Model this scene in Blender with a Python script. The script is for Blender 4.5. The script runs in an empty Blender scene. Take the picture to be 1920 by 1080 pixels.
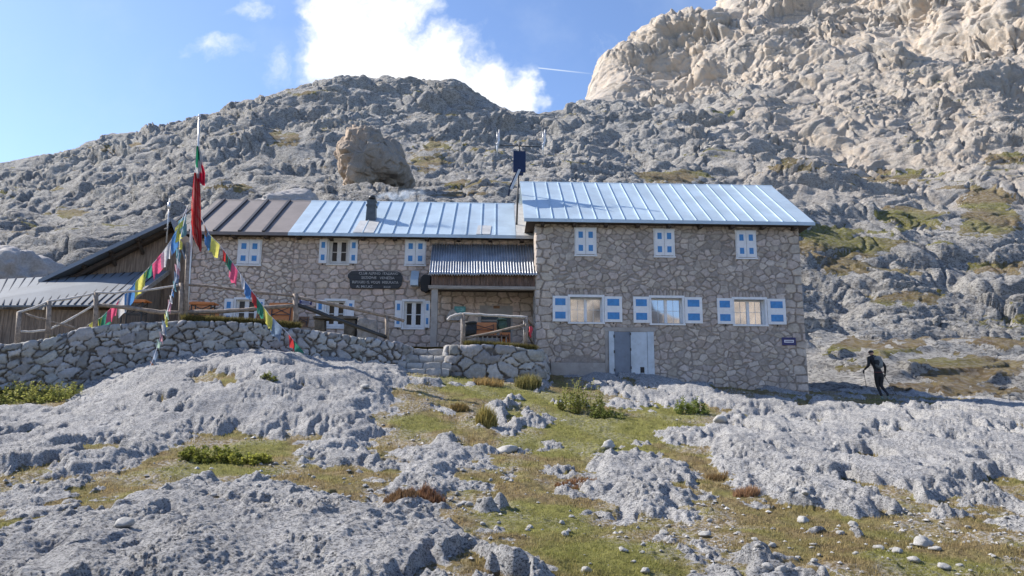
import bpy, math, random
import numpy as np
from mathutils import Vector, Matrix
random.seed(7); RS = np.random.RandomState(11)
sc = bpy.context.scene
COL = sc.collection

# ------------------------------------------------------------------ camera
F = 1423.0; W0, H0 = 1920, 1080
YAW, PIT, ROL = map(math.radians, (1.5, 10.7, 0.4))
fw = np.array([math.sin(YAW)*math.cos(PIT), math.cos(YAW)*math.cos(PIT), math.sin(PIT)])
r0 = np.array([math.cos(YAW), -math.sin(YAW), 0.0]); u0 = np.cross(r0, fw)
rt = math.cos(ROL)*r0 + math.sin(ROL)*u0; up = -math.sin(ROL)*r0 + math.cos(ROL)*u0
cam_d = bpy.data.cameras.new('camera'); cam = bpy.data.objects.new('camera', cam_d); COL.objects.link(cam)
cam_d.sensor_width = 36.0; cam_d.lens = 36.0*F/W0; cam_d.clip_start = 0.1; cam_d.clip_end = 6000
M = Matrix.Identity(4)
for i in range(3):
    M[i][0] = rt[i]; M[i][1] = up[i]; M[i][2] = -fw[i]
cam.matrix_world = M
sc.camera = cam

# ------------------------------------------------------------------ light
SUN_EL = math.radians(40.0); SUN_BACK = math.radians(21.0)      # sun stands left of and behind the hut
sdir = Vector((-math.cos(SUN_EL)*math.cos(SUN_BACK), math.cos(SUN_EL)*math.sin(SUN_BACK), math.sin(SUN_EL)))
sl = bpy.data.lights.new('sun', 'SUN'); sl.energy = 4.7; sl.angle = math.radians(0.5); sl.color = (1.0, 0.92, 0.81)
so = bpy.data.objects.new('sun', sl); COL.objects.link(so)
so.rotation_mode = 'QUATERNION'; so.rotation_quaternion = (-sdir).to_track_quat('-Z', 'Y')
sc.view_settings.view_transform = 'Standard'; sc.view_settings.look = 'None'
sc.view_settings.exposure = 0.88; sc.view_settings.gamma = 1.0; sc.view_settings.use_curve_mapping = False
sc.cycles.max_bounces = 6; sc.cycles.diffuse_bounces = 3; sc.cycles.volume_bounces = 1
sc.cycles.transparent_max_bounces = 8

class NT:
    """small helper for wiring shader nodes"""
    def __init__(s, tree): s.t = tree; s.n = tree.nodes; s.l = tree.links
    def node(s, typ, **kw):
        n = s.n.new(typ)
        for k, v in kw.items(): setattr(n, k, v)
        return n
    def set(s, sock, v):
        if isinstance(v, bpy.types.NodeSocket): s.l.new(v, sock)
        elif v is not None:
            if hasattr(sock.default_value, '__len__') and isinstance(v, (tuple, list)) and len(v) == 3 and len(sock.default_value) == 4: v = (*v, 1)
            sock.default_value = v
    def math(s, op, a, b=None, c=None, clamp=False):
        n = s.node('ShaderNodeMath', operation=op, use_clamp=clamp)
        s.set(n.inputs[0], a)
        if b is not None: s.set(n.inputs[1], b)
        if c is not None: s.set(n.inputs[2], c)
        return n.outputs[0]
    def vm(s, op, a, b=None, scale=None):
        n = s.node('ShaderNodeVectorMath', operation=op)
        s.set(n.inputs[0], a)
        if b is not None: s.set(n.inputs[1], b)
        if scale is not None: s.set(n.inputs['Scale'], scale)
        return n.outputs[0]
    def noise(s, vec, scale, detail=4, rough=0.55, dist=0.0, out=0):
        n = s.node('ShaderNodeTexNoise'); s.set(n.inputs['Vector'], vec)
        n.inputs['Scale'].default_value = scale; n.inputs['Detail'].default_value = detail
        n.inputs['Roughness'].default_value = rough; n.inputs['Distortion'].default_value = dist
        return n.outputs[out]
    def ramp(s, fac, a, b, lo=0.0, hi=1.0):
        n = s.node('ShaderNodeMapRange'); n.interpolation_type = 'SMOOTHSTEP'
        s.set(n.inputs[0], fac); n.inputs[1].default_value = a; n.inputs[2].default_value = b
        n.inputs[3].default_value = lo; n.inputs[4].default_value = hi
        return n.outputs[0]
    def mix(s, fac, a, b, mode='MIX'):
        n = s.node('ShaderNodeMix', data_type='RGBA', blend_type=mode)
        s.set(n.inputs[0], fac); s.set(n.inputs[6], a); s.set(n.inputs[7], b)
        return n.outputs[2]
    def sep(s, v):
        n = s.node('ShaderNodeSeparateXYZ'); s.set(n.inputs[0], v); return n.outputs
    def comb(s, x, y, z):
        n = s.node('ShaderNodeCombineXYZ'); s.set(n.inputs[0], x); s.set(n.inputs[1], y); s.set(n.inputs[2], z); return n.outputs[0]

def ray(px, py):
    return fw + (px-960)/F*rt - (py-540)/F*up
def at(px, py, Y):
    """point of the world plane y = Y"""
    d = ray(px, py); return Vector(d*(Y/d[1]))

w = bpy.data.worlds.new('World'); sc.world = w; w.use_nodes = True
N = NT(w.node_tree); N.n.clear()
sky = N.node('ShaderNodeTexSky', sky_type='NISHITA'); sky.sun_disc = False
sky.sun_elevation = SUN_EL; sky.sun_rotation = math.atan2(sdir.x, sdir.y)
sky.altitude = 1800; sky.air_density = 1.1; sky.dust_density = 1.5; sky.ozone_density = 1.4
tc = N.node('ShaderNodeTexCoord'); dx, dy, dz = N.sep(tc.outputs['Generated'])
ysafe = N.math('MAXIMUM', dy, 0.02)
ca = N.math('DIVIDE', dx, ysafe); cb = N.math('DIVIDE', dz, ysafe)
cv = N.comb(ca, cb, 0.0)
wn = N.vm('SUBTRACT', N.noise(cv, 7.0, 5, 0.6, out=1), (0.5, 0.5, 0.5))
cvw = N.vm('ADD', cv, N.vm('SCALE', wn, scale=0.16))
wa, wb, _ = N.sep(cvw)
def ellip(px, py, rx, ry, k=1.0):
    d = ray(px, py); a, b = d[0]/d[1], d[2]/d[1]
    ea = N.math('DIVIDE', N.math('SUBTRACT', wa, float(a)), rx/F); eb = N.math('DIVIDE', N.math('SUBTRACT', wb, float(b)), ry/F)
    r2 = N.math('ADD', N.math('MULTIPLY', ea, ea), N.math('MULTIPLY', eb, eb))
    return N.math('MULTIPLY', N.math('SUBTRACT', 1.0, r2), k)
dens = None
for e in [(690, 70, 150, 150, 1.3), (800, 130, 130, 110, 1.3), (905, 170, 90, 75, 1.1), (975, 190, 48, 60, .9), (640, 0, 90, 60, 1.1), (770, 20, 70, 60, 1),
          (405, 92, 62, 30, .5), (470, 14, 62, 26, .42), (530, 115, 40, 30, .2), (1165, 95, 50, 28, .16)]:
    v = ellip(*e); dens = v if dens is None else N.math('MAXIMUM', dens, v)
fine = N.noise(cvw, 22.0, 6, 0.62)
dn = N.math('ADD', dens, N.math('MULTIPLY', N.math('SUBTRACT', fine, 0.5), 1.5))
cm = N.ramp(dn, -0.2, 1.15)
hi_fade = N.ramp(N.noise(cv, 5.0, 5, 0.6), 0.45, 0.8, 0.0, 0.16)
cm = N.math('MAXIMUM', cm, hi_fade)
cm = N.math('MULTIPLY', cm, N.ramp(dy, 0.05, 0.3))
# condensation trail high in the sky
A = ray(1006, 127); B = ray(1125, 140)
ax, ay, bx_, by_ = A[0]/A[1], A[2]/A[1], B[0]/B[1], B[2]/B[1]
L = math.hypot(bx_-ax, by_-ay); tx, ty = (bx_-ax)/L, (by_-ay)/L
al = N.math('ADD', N.math('MULTIPLY', N.math('SUBTRACT', ca, float(ax)), tx), N.math('MULTIPLY', N.math('SUBTRACT', cb, float(ay)), ty))
ac = N.math('ABSOLUTE', N.math('ADD', N.math('MULTIPLY', N.math('SUBTRACT', ca, float(ax)), -ty), N.math('MULTIPLY', N.math('SUBTRACT', cb, float(ay)), tx)))
tr = N.math('MULTIPLY', N.ramp(ac, 0.0003, 0.0014, 1, 0), N.math('MULTIPLY', N.ramp(al, 0.0, 0.004), N.ramp(al, L*0.25, L*1.05, 0.75, 0)))
cm = N.math('MAXIMUM', cm, tr, clamp=True)
skc = N.mix(1.0, sky.outputs[0], (1.02, 1.08, 1.22), 'MULTIPLY')
ccol = N.mix(N.ramp(dn, 0.1, 0.9), (4.4, 5.0, 5.8), (6.3, 6.4, 6.6))
skmix = N.mix(cm, skc, ccol)
bg = N.node('ShaderNodeBackground'); N.l.new(skmix, bg.inputs[0]); bg.inputs[1].default_value = 0.105
wo = N.node('ShaderNodeOutputWorld'); N.l.new(bg.outputs[0], wo.inputs[0])

# ------------------------------------------------------------------ numpy noise
_p = RS.permutation(256).astype(np.int32); PERM = np.concatenate([_p, _p])
_g = RS.normal(size=(256, 3)).astype(np.float32); _g /= np.linalg.norm(_g, axis=1, keepdims=True)
def perlin(x, y, z):
    x = np.asarray(x, np.float32); y = np.asarray(y, np.float32); z = np.asarray(z, np.float32)
    x, y, z = np.broadcast_arrays(x, y, z)
    xi = np.floor(x).astype(np.int32); yi = np.floor(y).astype(np.int32); zi = np.floor(z).astype(np.int32)
    xf = x-xi; yf = y-yi; zf = z-zi
    u = xf*xf*xf*(xf*(xf*6-15)+10); v = yf*yf*yf*(yf*(yf*6-15)+10); w_ = zf*zf*zf*(zf*(zf*6-15)+10)
    out = 0
    for a in (0, 1):
        for b in (0, 1):
            for c in (0, 1):
                h = PERM[PERM[PERM[(xi+a) & 255]+((yi+b) & 255)]+((zi+c) & 255)]
                g = _g[h]
                d = g[..., 0]*(xf-a)+g[..., 1]*(yf-b)+g[..., 2]*(zf-c)
                out = out + d*(u if a else 1-u)*(v if b else 1-v)*(w_ if c else 1-w_)
    return out*1.6
def fbm(x, y, z, o=4, g=0.5, l=2.03):
    s = 0; a = 1.0
    for i in range(o):
        s = s + a*perlin(x+i*17.3, y-i*9.1, z+i*5.7); a *= g; x = x*l; y = y*l; z = z*l
    return s
def ridged(x, y, z, o=4, g=0.5, l=2.05):
    s = 0; a = 1.0; wgt = 1.0
    for i in range(o):
        n = 1-np.abs(perlin(x+i*7.7, y+i*3.3, z-i*13.1)); n = n*n*wgt
        s = s+a*n; wgt = np.clip(n*1.6, 0, 1); a *= g; x = x*l; y = y*l; z = z*l
    return s
def h01(i, j, k, s):
    h = (i.astype(np.int64)*73856093) ^ (j.astype(np.int64)*19349663) ^ (k.astype(np.int64)*83492791) ^ (s*2654435761)
    h = (h ^ (h >> 13))*1274126177 & 0xffffffff; h = h ^ (h >> 16)
    return (h & 0xffff).astype(np.float32)/65535.0
def cells3(x, y, z, seed=1, jit=0.9):
    """cellular noise: distance to nearest and second nearest site, and the id of the nearest"""
    xi = np.floor(x).astype(np.int32); yi = np.floor(y).astype(np.int32); zi = np.floor(z).astype(np.int32)
    f1 = np.full(x.shape, 9, np.float32); f2 = f1.copy(); idv = np.zeros(x.shape, np.float32)
    for a in (-1, 0, 1):
        for b in (-1, 0, 1):
            for c in (-1, 0, 1):
                i, j, k = xi+a, yi+b, zi+c
                d = np.sqrt((i+.5+jit*(h01(i, j, k, seed)-.5)-x)**2+(j+.5+jit*(h01(i, j, k, seed+1)-.5)-y)**2+(k+.5+jit*(h01(i, j, k, seed+2)-.5)-z)**2)
                m = d < f1
                f2 = np.where(m, f1, np.minimum(f2, d)); idv = np.where(m, h01(i, j, k, seed+3), idv); f1 = np.where(m, d, f1)
    return f1, f2, idv
def facets(x, y, z, seed=1, jit=0.95):
    """broken blocks: every cell is a tilted plane; returns step, tilt and distance to the joint"""
    x, y, z = (np.asarray(q, np.float32) for q in (x, y, z))
    xi = np.floor(x).astype(np.int32); yi = np.floor(y).astype(np.int32); zi = np.floor(z).astype(np.int32)
    f1 = np.full(x.shape, 9, np.float32); f2 = f1.copy(); st = np.zeros(x.shape, np.float32); ti = st.copy()
    for a in (-1, 0, 1):
        for b in (-1, 0, 1):
            for c in (-1, 0, 1):
                i, j, k = xi+a, yi+b, zi+c
                h1, h2, h3 = h01(i, j, k, seed), h01(i, j, k, seed+1), h01(i, j, k, seed+2)
                ex, ey, ez = x-(i+.5+jit*(h1-.5)), y-(j+.5+jit*(h2-.5)), z-(k+.5+jit*(h3-.5))
                d = np.sqrt(ex*ex+ey*ey+ez*ez); m = d < f1
                g1, g2, g3 = (h1*7.77) % 1-.5, (h2*5.31) % 1-.5, (h3*9.13) % 1-.5
                f2 = np.where(m, f1, np.minimum(f2, d)); st = np.where(m, (h1*h2*23.7) % 1-.5, st); ti = np.where(m, 2*(ex*g1+ey*g2+ez*g3), ti); f1 = np.where(m, d, f1)
    return st, ti, f2-f1
def cells2(x, y, seed=1, jit=0.8, wt=0.25, shift=0.5):
    yi = np.floor(y).astype(np.int32)
    f1 = np.full(x.shape, 9, np.float32); f2 = f1.copy(); idv = np.zeros(x.shape, np.float32)
    for b in (-1, 0, 1):
        j = yi+b; off = shift*h01(j, j*0, j*0, seed+9)*2
        xs = x+off; xi = np.floor(xs).astype(np.int32)
        for a in (-2, -1, 0, 1, 2):
            i = xi+a; k = i*0
            wi = h01(i, j, k, seed+4)*wt
            d = np.sqrt((i+.5+jit*(h01(i, j, k, seed)-.5)-xs)**2+(j+.5+jit*(h01(i, j, k, seed+1)-.5)-y)**2)-wi
            m = d < f1
            f2 = np.where(m, f1, np.minimum(f2, d)); idv = np.where(m, h01(i, j, k, seed+3), idv); f1 = np.where(m, d, f1)
    return f1, f2, idv
def sstep(a, b, x):
    t = np.clip((x-a)/(b-a), 0, 1); return t*t*(3-2*t)

# ------------------------------------------------------------------ object helpers
def tag(o, label=None, cat=None, group=None, kind=None):
    if label: o['label'] = label
    if cat: o['category'] = cat
    if group: o['group'] = group
    if kind: o['kind'] = kind
    return o
def empty(name, loc, label, cat, group=None, rz=0):
    o = bpy.data.objects.new(name, None); COL.objects.link(o); o.location = loc; o.rotation_euler = (0, 0, rz)
    o.empty_display_size = 0.3
    return tag(o, label, cat, group)
def link_mesh(name, me, parent=None, mats=()):
    o = bpy.data.objects.new(name, me); COL.objects.link(o)
    for m in mats: me.materials.append(m)
    if parent is not None:
        o.parent = parent; o.matrix_parent_inverse = parent_inv(parent)
    return o
def parent_inv(p):
    # world matrix without a depsgraph update
    m = p.matrix_basis.copy(); q = p
    chain = [p]
    while q.parent: q = q.parent; chain.append(q)
    mw = Matrix.Identity(4)
    for q in reversed(chain): mw = mw @ q.matrix_parent_inverse @ q.matrix_basis
    return mw.inverted()
def np_mesh(name, V, Fq, attrs=None, smooth=True, mi=None):
    """V (n,3), Fq (m,k) with k 3 or 4"""
    me = bpy.data.meshes.new(name); V = np.ascontiguousarray(V, np.float32); Fq = np.ascontiguousarray(Fq, np.int32)
    k = Fq.shape[1]
    me.vertices.add(len(V)); me.vertices.foreach_set('co', V.ravel())
    me.loops.add(Fq.size); me.loops.foreach_set('vertex_index', Fq.ravel())
    me.polygons.add(len(Fq)); me.polygons.foreach_set('loop_start', np.arange(0, Fq.size, k, dtype=np.int32))
    me.polygons.foreach_set('loop_total', np.full(len(Fq), k, np.int32))
    me.polygons.foreach_set('use_smooth', np.full(len(Fq), smooth, bool))
    if mi is not None: me.polygons.foreach_set('material_index', np.asarray(mi, np.int32))
    me.update(calc_edges=True)
    for an, av in (attrs or {}).items():
        at_ = me.color_attributes.new(an, 'FLOAT_COLOR', 'POINT'); c = np.ones((len(V), 4), np.float32); c[:, :av.shape[1]] = av
        at_.data.foreach_set('color', c.ravel())
    return me
def grid_faces(nr, nc, keep=None):
    i = np.arange(nr-1)[:, None]*nc+np.arange(nc-1)[None, :]
    f = np.stack([i, i+1, i+nc+1, i+nc], -1)
    if keep is not None: f = f[keep]
    return f.reshape(-1, 4)

class MB:
    """collects shapes into ONE mesh, with a material index per face"""
    def __init__(s): s.v = []; s.f = []; s.m = []; s.sm = []
    def add(s, vs, fs, m=0, smooth=False):
        o = len(s.v); s.v += [tuple(v) for v in vs]
        for f in fs: s.f.append(tuple(i+o for i in f)); s.m.append(m); s.sm.append(smooth)
        return s
    def box(s, x0, x1, y0, y1, z0, z1, m=0):
        vs = [(x, y, z) for z in (z0, z1) for y in (y0, y1) for x in (x0, x1)]
        return s.add(vs, [(0, 2, 3, 1), (4, 5, 7, 6), (0, 1, 5, 4), (2, 6, 7, 3), (0, 4, 6, 2), (1, 3, 7, 5)], m)
    def bar(s, a, b, wd, ht, m=0, upv=(0, 0, 1)):
        a = Vector(a); b = Vector(b); d = (b-a).normalized(); u = Vector(upv)
        if abs(d.dot(u)) > .98: u = Vector((0, 1, 0))
        r = d.cross(u).normalized(); u = r.cross(d)
        vs = []
        for p in (a, b):
            for i, j in ((-1, -1), (1, -1), (1, 1), (-1, 1)): vs.append(p+r*(i*wd/2)+u*(j*ht/2))
        return s.add(vs, [(0, 3, 2, 1), (4, 5, 6, 7), (0, 1, 5, 4), (1, 2, 6, 5), (2, 3, 7, 6), (3, 0, 4, 7)], m)
    def tube(s, pts, rad, n=8, m=0, wob=0.0, caps=True):
        pts = [Vector(p) for p in pts]; k = len(pts)
        if not hasattr(rad, '__len__'): rad = [rad]*k
        vs = []
        for i, p in enumerate(pts):
            d = (pts[min(i+1, k-1)]-pts[max(i-1, 0)]).normalized()
            u = Vector((0, 0, 1)) if abs(d.z) < .9 else Vector((0, 1, 0))
            r = d.cross(u).normalized(); u = r.cross(d)
            for j in range(n):
                t = 2*math.pi*j/n; q = rad[i]*(1+random.uniform(-wob, wob))
                vs.append(p+r*math.cos(t)*q+u*math.sin(t)*q)
        fs = [(i*n+j, i*n+(j+1) % n, (i+1)*n+(j+1) % n, (i+1)*n+j) for i in range(k-1) for j in range(n)]
        s.add(vs, fs, m, True)
        if caps:
            o = len(s.v)-len(vs)
            s.f += [tuple(o+j for j in reversed(range(n))), tuple(o+(k-1)*n+j for j in range(n))]; s.m += [m, m]; s.sm += [False, False]
        return s
    def prism(s, poly, off, m=0):
        """poly: planar list of points, extruded by off"""
        n = len(poly); off = Vector(off); a = [Vector(p) for p in poly]; b = [p+off for p in a]
        return s.add(a+b, [tuple(range(n)), tuple(reversed(range(n, 2*n)))]+[(i, n+i, n+(i+1) % n, (i+1) % n) for i in range(n)], m)
    def build(s, name, mats, parent=None, bevel=0.0):
        if not isinstance(mats, (list, tuple)): mats = [mats]
        me = bpy.data.meshes.new(name); me.from_pydata(s.v, [], s.f)
        me.polygons.foreach_set('material_index', s.m); me.polygons.foreach_set('use_smooth', s.sm)
        import bmesh
        b = bmesh.new(); b.from_mesh(me); bmesh.ops.recalc_face_normals(b, faces=b.faces); b.to_mesh(me); b.free()
        me.update()
        o = link_mesh(name, me, parent, mats)
        if bevel:
            md = o.modifiers.new('bevel', 'BEVEL'); md.width = bevel; md.segments = 2; md.limit_method = 'ANGLE'
        return o

# ------------------------------------------------------------------ materials
def mat(name, col=(.5, .5, .5), rough=0.8, metal=0.0, var=0.12, vs=3.0, bump=0.0, bs=40.0, spec=0.5, stretch=(1, 1, 1), dirt=None, dirt_amt=0.0, bd=0.02, transl=None):
    m = bpy.data.materials.new(name); m.use_nodes = True; n = NT(m.node_tree); b = n.n['Principled BSDF']
    tcn = n.node('ShaderNodeTexCoord').outputs['Object']
    v = n.vm('MULTIPLY', tcn, stretch)
    ns = n.noise(v, vs, 6, 0.6)
    f = n.ramp(ns, 0.3, 0.7)
    lo = tuple(c*(1-var) for c in col); hi = tuple(min(1, c*(1+var)) for c in col)
    c = n.mix(f, lo, hi)
    if dirt is not None:
        d = n.ramp(n.noise(v, vs*2.3+1, 8, 0.7, 0.5), 0.5, 0.72, 0, dirt_amt)
        c = n.mix(d, c, dirt)
    n.set(b.inputs['Base Color'], c); b.inputs['Roughness'].default_value = rough; b.inputs['Metallic'].default_value = metal
    b.inputs['Specular IOR Level'].default_value = spec
    if bump:
        bn = n.node('ShaderNodeBump'); bn.inputs['Strength'].default_value = bump; bn.inputs['Distance'].default_value = bd
        n.l.new(n.noise(v, bs, 6, 0.65), bn.inputs['Height']); n.l.new(bn.outputs[0], b.inputs['Normal'])
    if transl:
        t = n.node('ShaderNodeBsdfTranslucent'); n.set(t.inputs[0], c)
        mx = n.node('ShaderNodeMixShader'); mx.inputs[0].default_value = transl
        n.l.new(b.outputs[0], mx.inputs[1]); n.l.new(t.outputs[0], mx.inputs[2]); n.l.new(mx.outputs[0], n.n['Material Output'].inputs[0])
    return m
def wood(name, col, var=.3, vertical=True, dirt=(.05, .045, .04), amt=.5, rough=.85):
    return mat(name, col, rough, var=var, vs=2.2, stretch=(9, 9, .7) if vertical else (.8, 9, 9), bump=.5, bs=6, dirt=dirt, dirt_amt=amt, bd=.008)
def attr_stone(name, bump_s=30.0, bstr=.5, tint=(1, 1, 1), rough=.9, bd=.02):
    """colour comes per stone from the mesh; fine grain, lichen and stains from noise"""
    m = bpy.data.materials.new(name); m.use_nodes = True; n = NT(m.node_tree); b = n.n['Principled BSDF']
    a = n.node('ShaderNodeAttribute', attribute_name='Col').outputs['Color']
    v = n.node('ShaderNodeTexCoord').outputs['Object']
    g = n.ramp(n.noise(v, 9, 8, .7), .25, .75, .78, 1.2)
    c = n.mix(1.0, a, n.comb(g, g, g), 'MULTIPLY')
    sp = n.ramp(n.noise(v, 45, 4, .7), .58, .75, 0, .45)
    c = n.mix(sp, c, (.13, .125, .12))
    c = n.mix(1.0, c, tint, 'MULTIPLY')
    n.set(b.inputs['Base Color'], c); b.inputs['Roughness'].default_value = rough; b.inputs['Specular IOR Level'].default_value = .25
    bn = n.node('ShaderNodeBump'); bn.inputs['Strength'].default_value = bstr; bn.inputs['Distance'].default_value = bd
    n.l.new(n.noise(v, bump_s, 8, .7), bn.inputs['Height']); n.l.new(bn.outputs[0], b.inputs['Normal'])
    return m

MT = {}
MT['white'] = mat('white_paint', (.72, .74, .76), .6, var=.06, vs=6, dirt=(.45, .43, .4), dirt_amt=.25)
MT['blue'] = mat('blue_paint', (.055, .235, .52), .55, var=.12, vs=8)
MT['cream'] = mat('cream_paint', (.62, .6, .56), .6, var=.08, vs=5, dirt=(.35, .32, .28), dirt_amt=.3)
MT['roofblue'] = mat('blue_grey_sheet_metal', (.47, .58, .66), .45, .25, var=.11, vs=.8, bump=.12, bs=1.5, dirt=(.33, .36, .4), dirt_amt=.3, bd=.05)
MT['rooflight'] = mat('bare_galvanised_sheet', (.55, .55, .53), .5, .25, var=.12, vs=3, dirt=(.3, .29, .27), dirt_amt=.5)
MT['roofbrown'] = mat('weathered_brown_sheet', (.20, .175, .165), .6, .05, var=.1, vs=1.2, dirt=(.16, .14, .13), dirt_amt=.4)
MT['seamdark'] = mat('dark_seam', (.05, .05, .055), .5, .2)
MT['shedroof'] = mat('dull_shed_sheet', (.15, .175, .205), .8, .0, var=.12, vs=1.0, dirt=(.2, .22, .25), dirt_amt=.4)
MT['roofgrey'] = mat('grey_sheet_metal', (.2, .22, .25), .4, .4, var=.1, vs=1.0)
MT['corr'] = mat('corrugated_galvanised', (.42, .45, .49), .32, .65, var=.18, vs=1.4, dirt=(.2, .2, .21), dirt_amt=.4, stretch=(1, 1, 2))
MT['beam'] = wood('dark_timber', (.06, .045, .035), vertical=False)
MT['greywood'] = wood('weathered_grey_timber', (.3, .27, .24), vertical=False, amt=.35)
MT['rail'] = mat('peeled_log', (.26, .21, .17), .8, var=.35, vs=9, stretch=(1, 1, 1), bump=.6, bs=25, dirt=(.1, .08, .07), dirt_amt=.6)
MT['railpale'] = mat('bleached_log', (.5, .47, .44), .8, var=.2, vs=9, bump=.5, bs=25, dirt=(.2, .17, .15), dirt_amt=.4)
MT['boards'] = wood('barn_boards', (.215, .165, .125), var=.4, dirt=(.10, .09, .08), amt=.6)
MT['fascia'] = wood('dark_stained_boards', (.12, .075, .055), var=.5, dirt=(.32, .28, .25), amt=.6)
MT['glass'] = mat('window_glass', (.012, .014, .017), .12, 0, var=.1, spec=.35)
MT['mirrorglass'] = mat('coated_window_glass', (.55, .55, .56), .03, .85, var=.02)
MT['concrete'] = mat('render_plaster', (.34, .32, .3), .9, var=.15, vs=2, bump=.4, bs=30, dirt=(.22, .2, .18), dirt_amt=.5)
MT['doormetal'] = mat('pale_door_metal', (.42, .5, .58), .45, .3, var=.12, vs=2, dirt=(.3, .33, .37), dirt_amt=.4)
MT['doordark'] = mat('grey_door_metal', (.16, .2, .26), .5, .3, var=.12, vs=2, dirt=(.1, .12, .15), dirt_amt=.4)
MT['black'] = mat('black', (.015, .015, .016), .6)
MT['iron'] = mat('dark_iron', (.05, .052, .055), .5, .5)
MT['chim'] = mat('dark_chimney_metal', (.1, .115, .125), .5, .4, var=.2, vs=5, dirt=(.05, .05, .05), dirt_amt=.6)
MT['alu'] = mat('pale_metal', (.6, .6, .6), .4, .5)
MT['panel'] = mat('solar_cells', (.012, .02, .06), .2, .2)
MT['orange'] = mat('orange_board', (.52, .19, .06), .6, var=.15, vs=4, dirt=(.3, .12, .05), dirt_amt=.5)
MT['brown'] = mat('brown_board', (.22, .12, .06), .7, var=.3, vs=6)
MT['signwood'] = wood('dark_sign_wood', (.045, .05, .055), vertical=False, dirt=(.09, .08, .07), amt=.5)
MT['letters'] = mat('faded_lettering', (.36, .36, .35), .8, var=.4, vs=14)
MT['navy'] = mat('navy_sign', (.03, .03, .12), .5)
MT['lwhite'] = mat('sign_white', (.7, .7, .75), .6)
MT['stonegrey'] = mat('rough_grey_stone', (.27, .26, .25), .9, var=.3, vs=4, bump=.8, bs=18, dirt=(.13, .12, .11), dirt_amt=.6)
MT['darkstone'] = mat('dark_mossy_stone', (.11, .1, .085), .9, var=.4, vs=4, bump=.8, bs=18)

# ------------------------------------------------------------------ terrain base surface
def zat(px, py, Y):
    d = ray(px, py); return d[0]/d[1], d[2]/d[1]*Y
ROWS = [
 (2.0,  None, -1.62),
 (5.0,  None, -1.60),
 (8.0,  [(-200, 1042), (300, 1040), (700, 1030), (1100, 1040), (1500, 1050), (2100, 1062)]),
 (10.0, [(-200, 975), (300, 968), (700, 972), (1100, 985), (1500, 992), (2100, 1000)]),
 (13.0, [(-200, 905), (300, 893), (700, 898), (1100, 915), (1500, 922), (2100, 930)]),
 (17.0, [(-200, 830), (300, 818), (700, 826), (1100, 842), (1500, 852), (2100, 862)]),
 (21.0, [(-200, 772), (100, 762), (300, 726), (500, 708), (700, 738), (1100, 785), (1500, 802), (1800, 790), (2100, 800)]),
 (25.0, [(-200, 735), (100, 722), (300, 679), (500, 666), (700, 694), (900, 722), (1100, 745), (1500, 765), (1800, 770), (2100, 785)]),
 (29.0, [(-200, 700), (100, 690), (300, 670), (700, 690), (900, 700), (1100, 705), (1250, 716), (1500, 738), (1650, 750), (1800, 760), (2100, 775)]),
 (34.0, [(-200, 660), (300, 650), (700, 660), (1000, 690), (1300, 720), (1500, 732), (1700, 738), (1900, 755), (2100, 765)]),
 (45.0, [(-200, 570), (100, 550), (300, 530), (500, 510), (800, 520), (1100, 600), (1400, 665), (1550, 675), (1700, 682), (1850, 690), (2100, 690)]),
 (60.0, [(-200, 490), (100, 485), (300, 450), (500, 415), (700, 395), (960, 430), (1100, 480), (1400, 560), (1520, 575), (1650, 590), (1800, 600), (2100, 600)]),
 (80.0, [(-200, 450), (100, 440), (200, 425), (400, 385), (600, 372), (700, 365), (960, 365), (1200, 400), (1450, 465), (1550, 480), (1650, 487), (1800, 492), (2100, 470)]),
 (110., [(-200, 400), (100, 370), (300, 325), (500, 290), (700, 285), (960, 305), (1100, 300), (1300, 335), (1500, 370), (1700, 388), (1900, 380), (2100, 345)]),
 (138., [(-200, 350), (50, 325), (200, 290), (400, 250), (500, 222), (640, 212), (800, 220), (900, 240), (1000, 262), (1100, 250), (1300, 262), (1500, 280), (1700, 310), (1900, 320), (2100, 300)]),
 (158., [(-200, 340), (-100, 325), (0, 306), (70, 288), (115, 279), (190, 258), (225, 254), (300, 254), (350, 242), (385, 226), (440, 205), (490, 192), (510, 182), (560, 170), (610, 156), (632, 150), (700, 157), (780, 158), (850, 166), (890, 190), (930, 202), (970, 216), (1010, 216), (1060, 216), (1100, 218), (1200, 222), (1300, 232), (1500, 240), (1600, 222), (1700, 250), (1800, 255), (2100, 230)]),
 (180., [(-200, 420), (0, 400), (300, 350), (600, 270), (850, 270), (1000, 260), (1090, 222), (1150, 214), (1200, 212), (1300, 208), (1380, 190), (1480, 178), (1560, 160), (1640, 165), (1700, 170), (1800, 165), (2100, 150)]),
 (205., [(-200, 560), (600, 440), (950, 380), (1050, 270), (1090, 216), (1130, 210), (1200, 202), (1290, 192), (1380, 168), (1480, 140), (1560, 126), (1640, 114), (1665, 96), (1690, 88), (1720, 106), (1800, 130), (1860, 140), (1920, 118), (2100, 100)]),
 (235., [(-200, 700), (600, 600), (1000, 520), (1100, 420), (1300, 300), (1500, 230), (1700, 200), (2100, 190)]),
]
NU = 1100
UG = np.linspace(-0.80, 0.86, NU)
def build_table(rows, ug):
    Ys = []; Z = []
    for r in rows:
        Ys.append(r[0])
        if r[1] is None: Z.append(np.full(len(ug), r[2])); continue
        uz = np.array([zat(px, py, r[0]) for px, py in r[1]])
        z = np.interp(ug, uz[:, 0], uz[:, 1])
        k = 25 if r[0] < 140 else 3
        ker = np.hanning(k+2)[1:-1]; ker /= ker.sum()
        z = np.convolve(np.pad(z, k//2, 'edge'), ker, 'valid'); Z.append(z)
    return np.array(Ys), np.array(Z)
TY, TZ = build_table(ROWS, UG)
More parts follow.
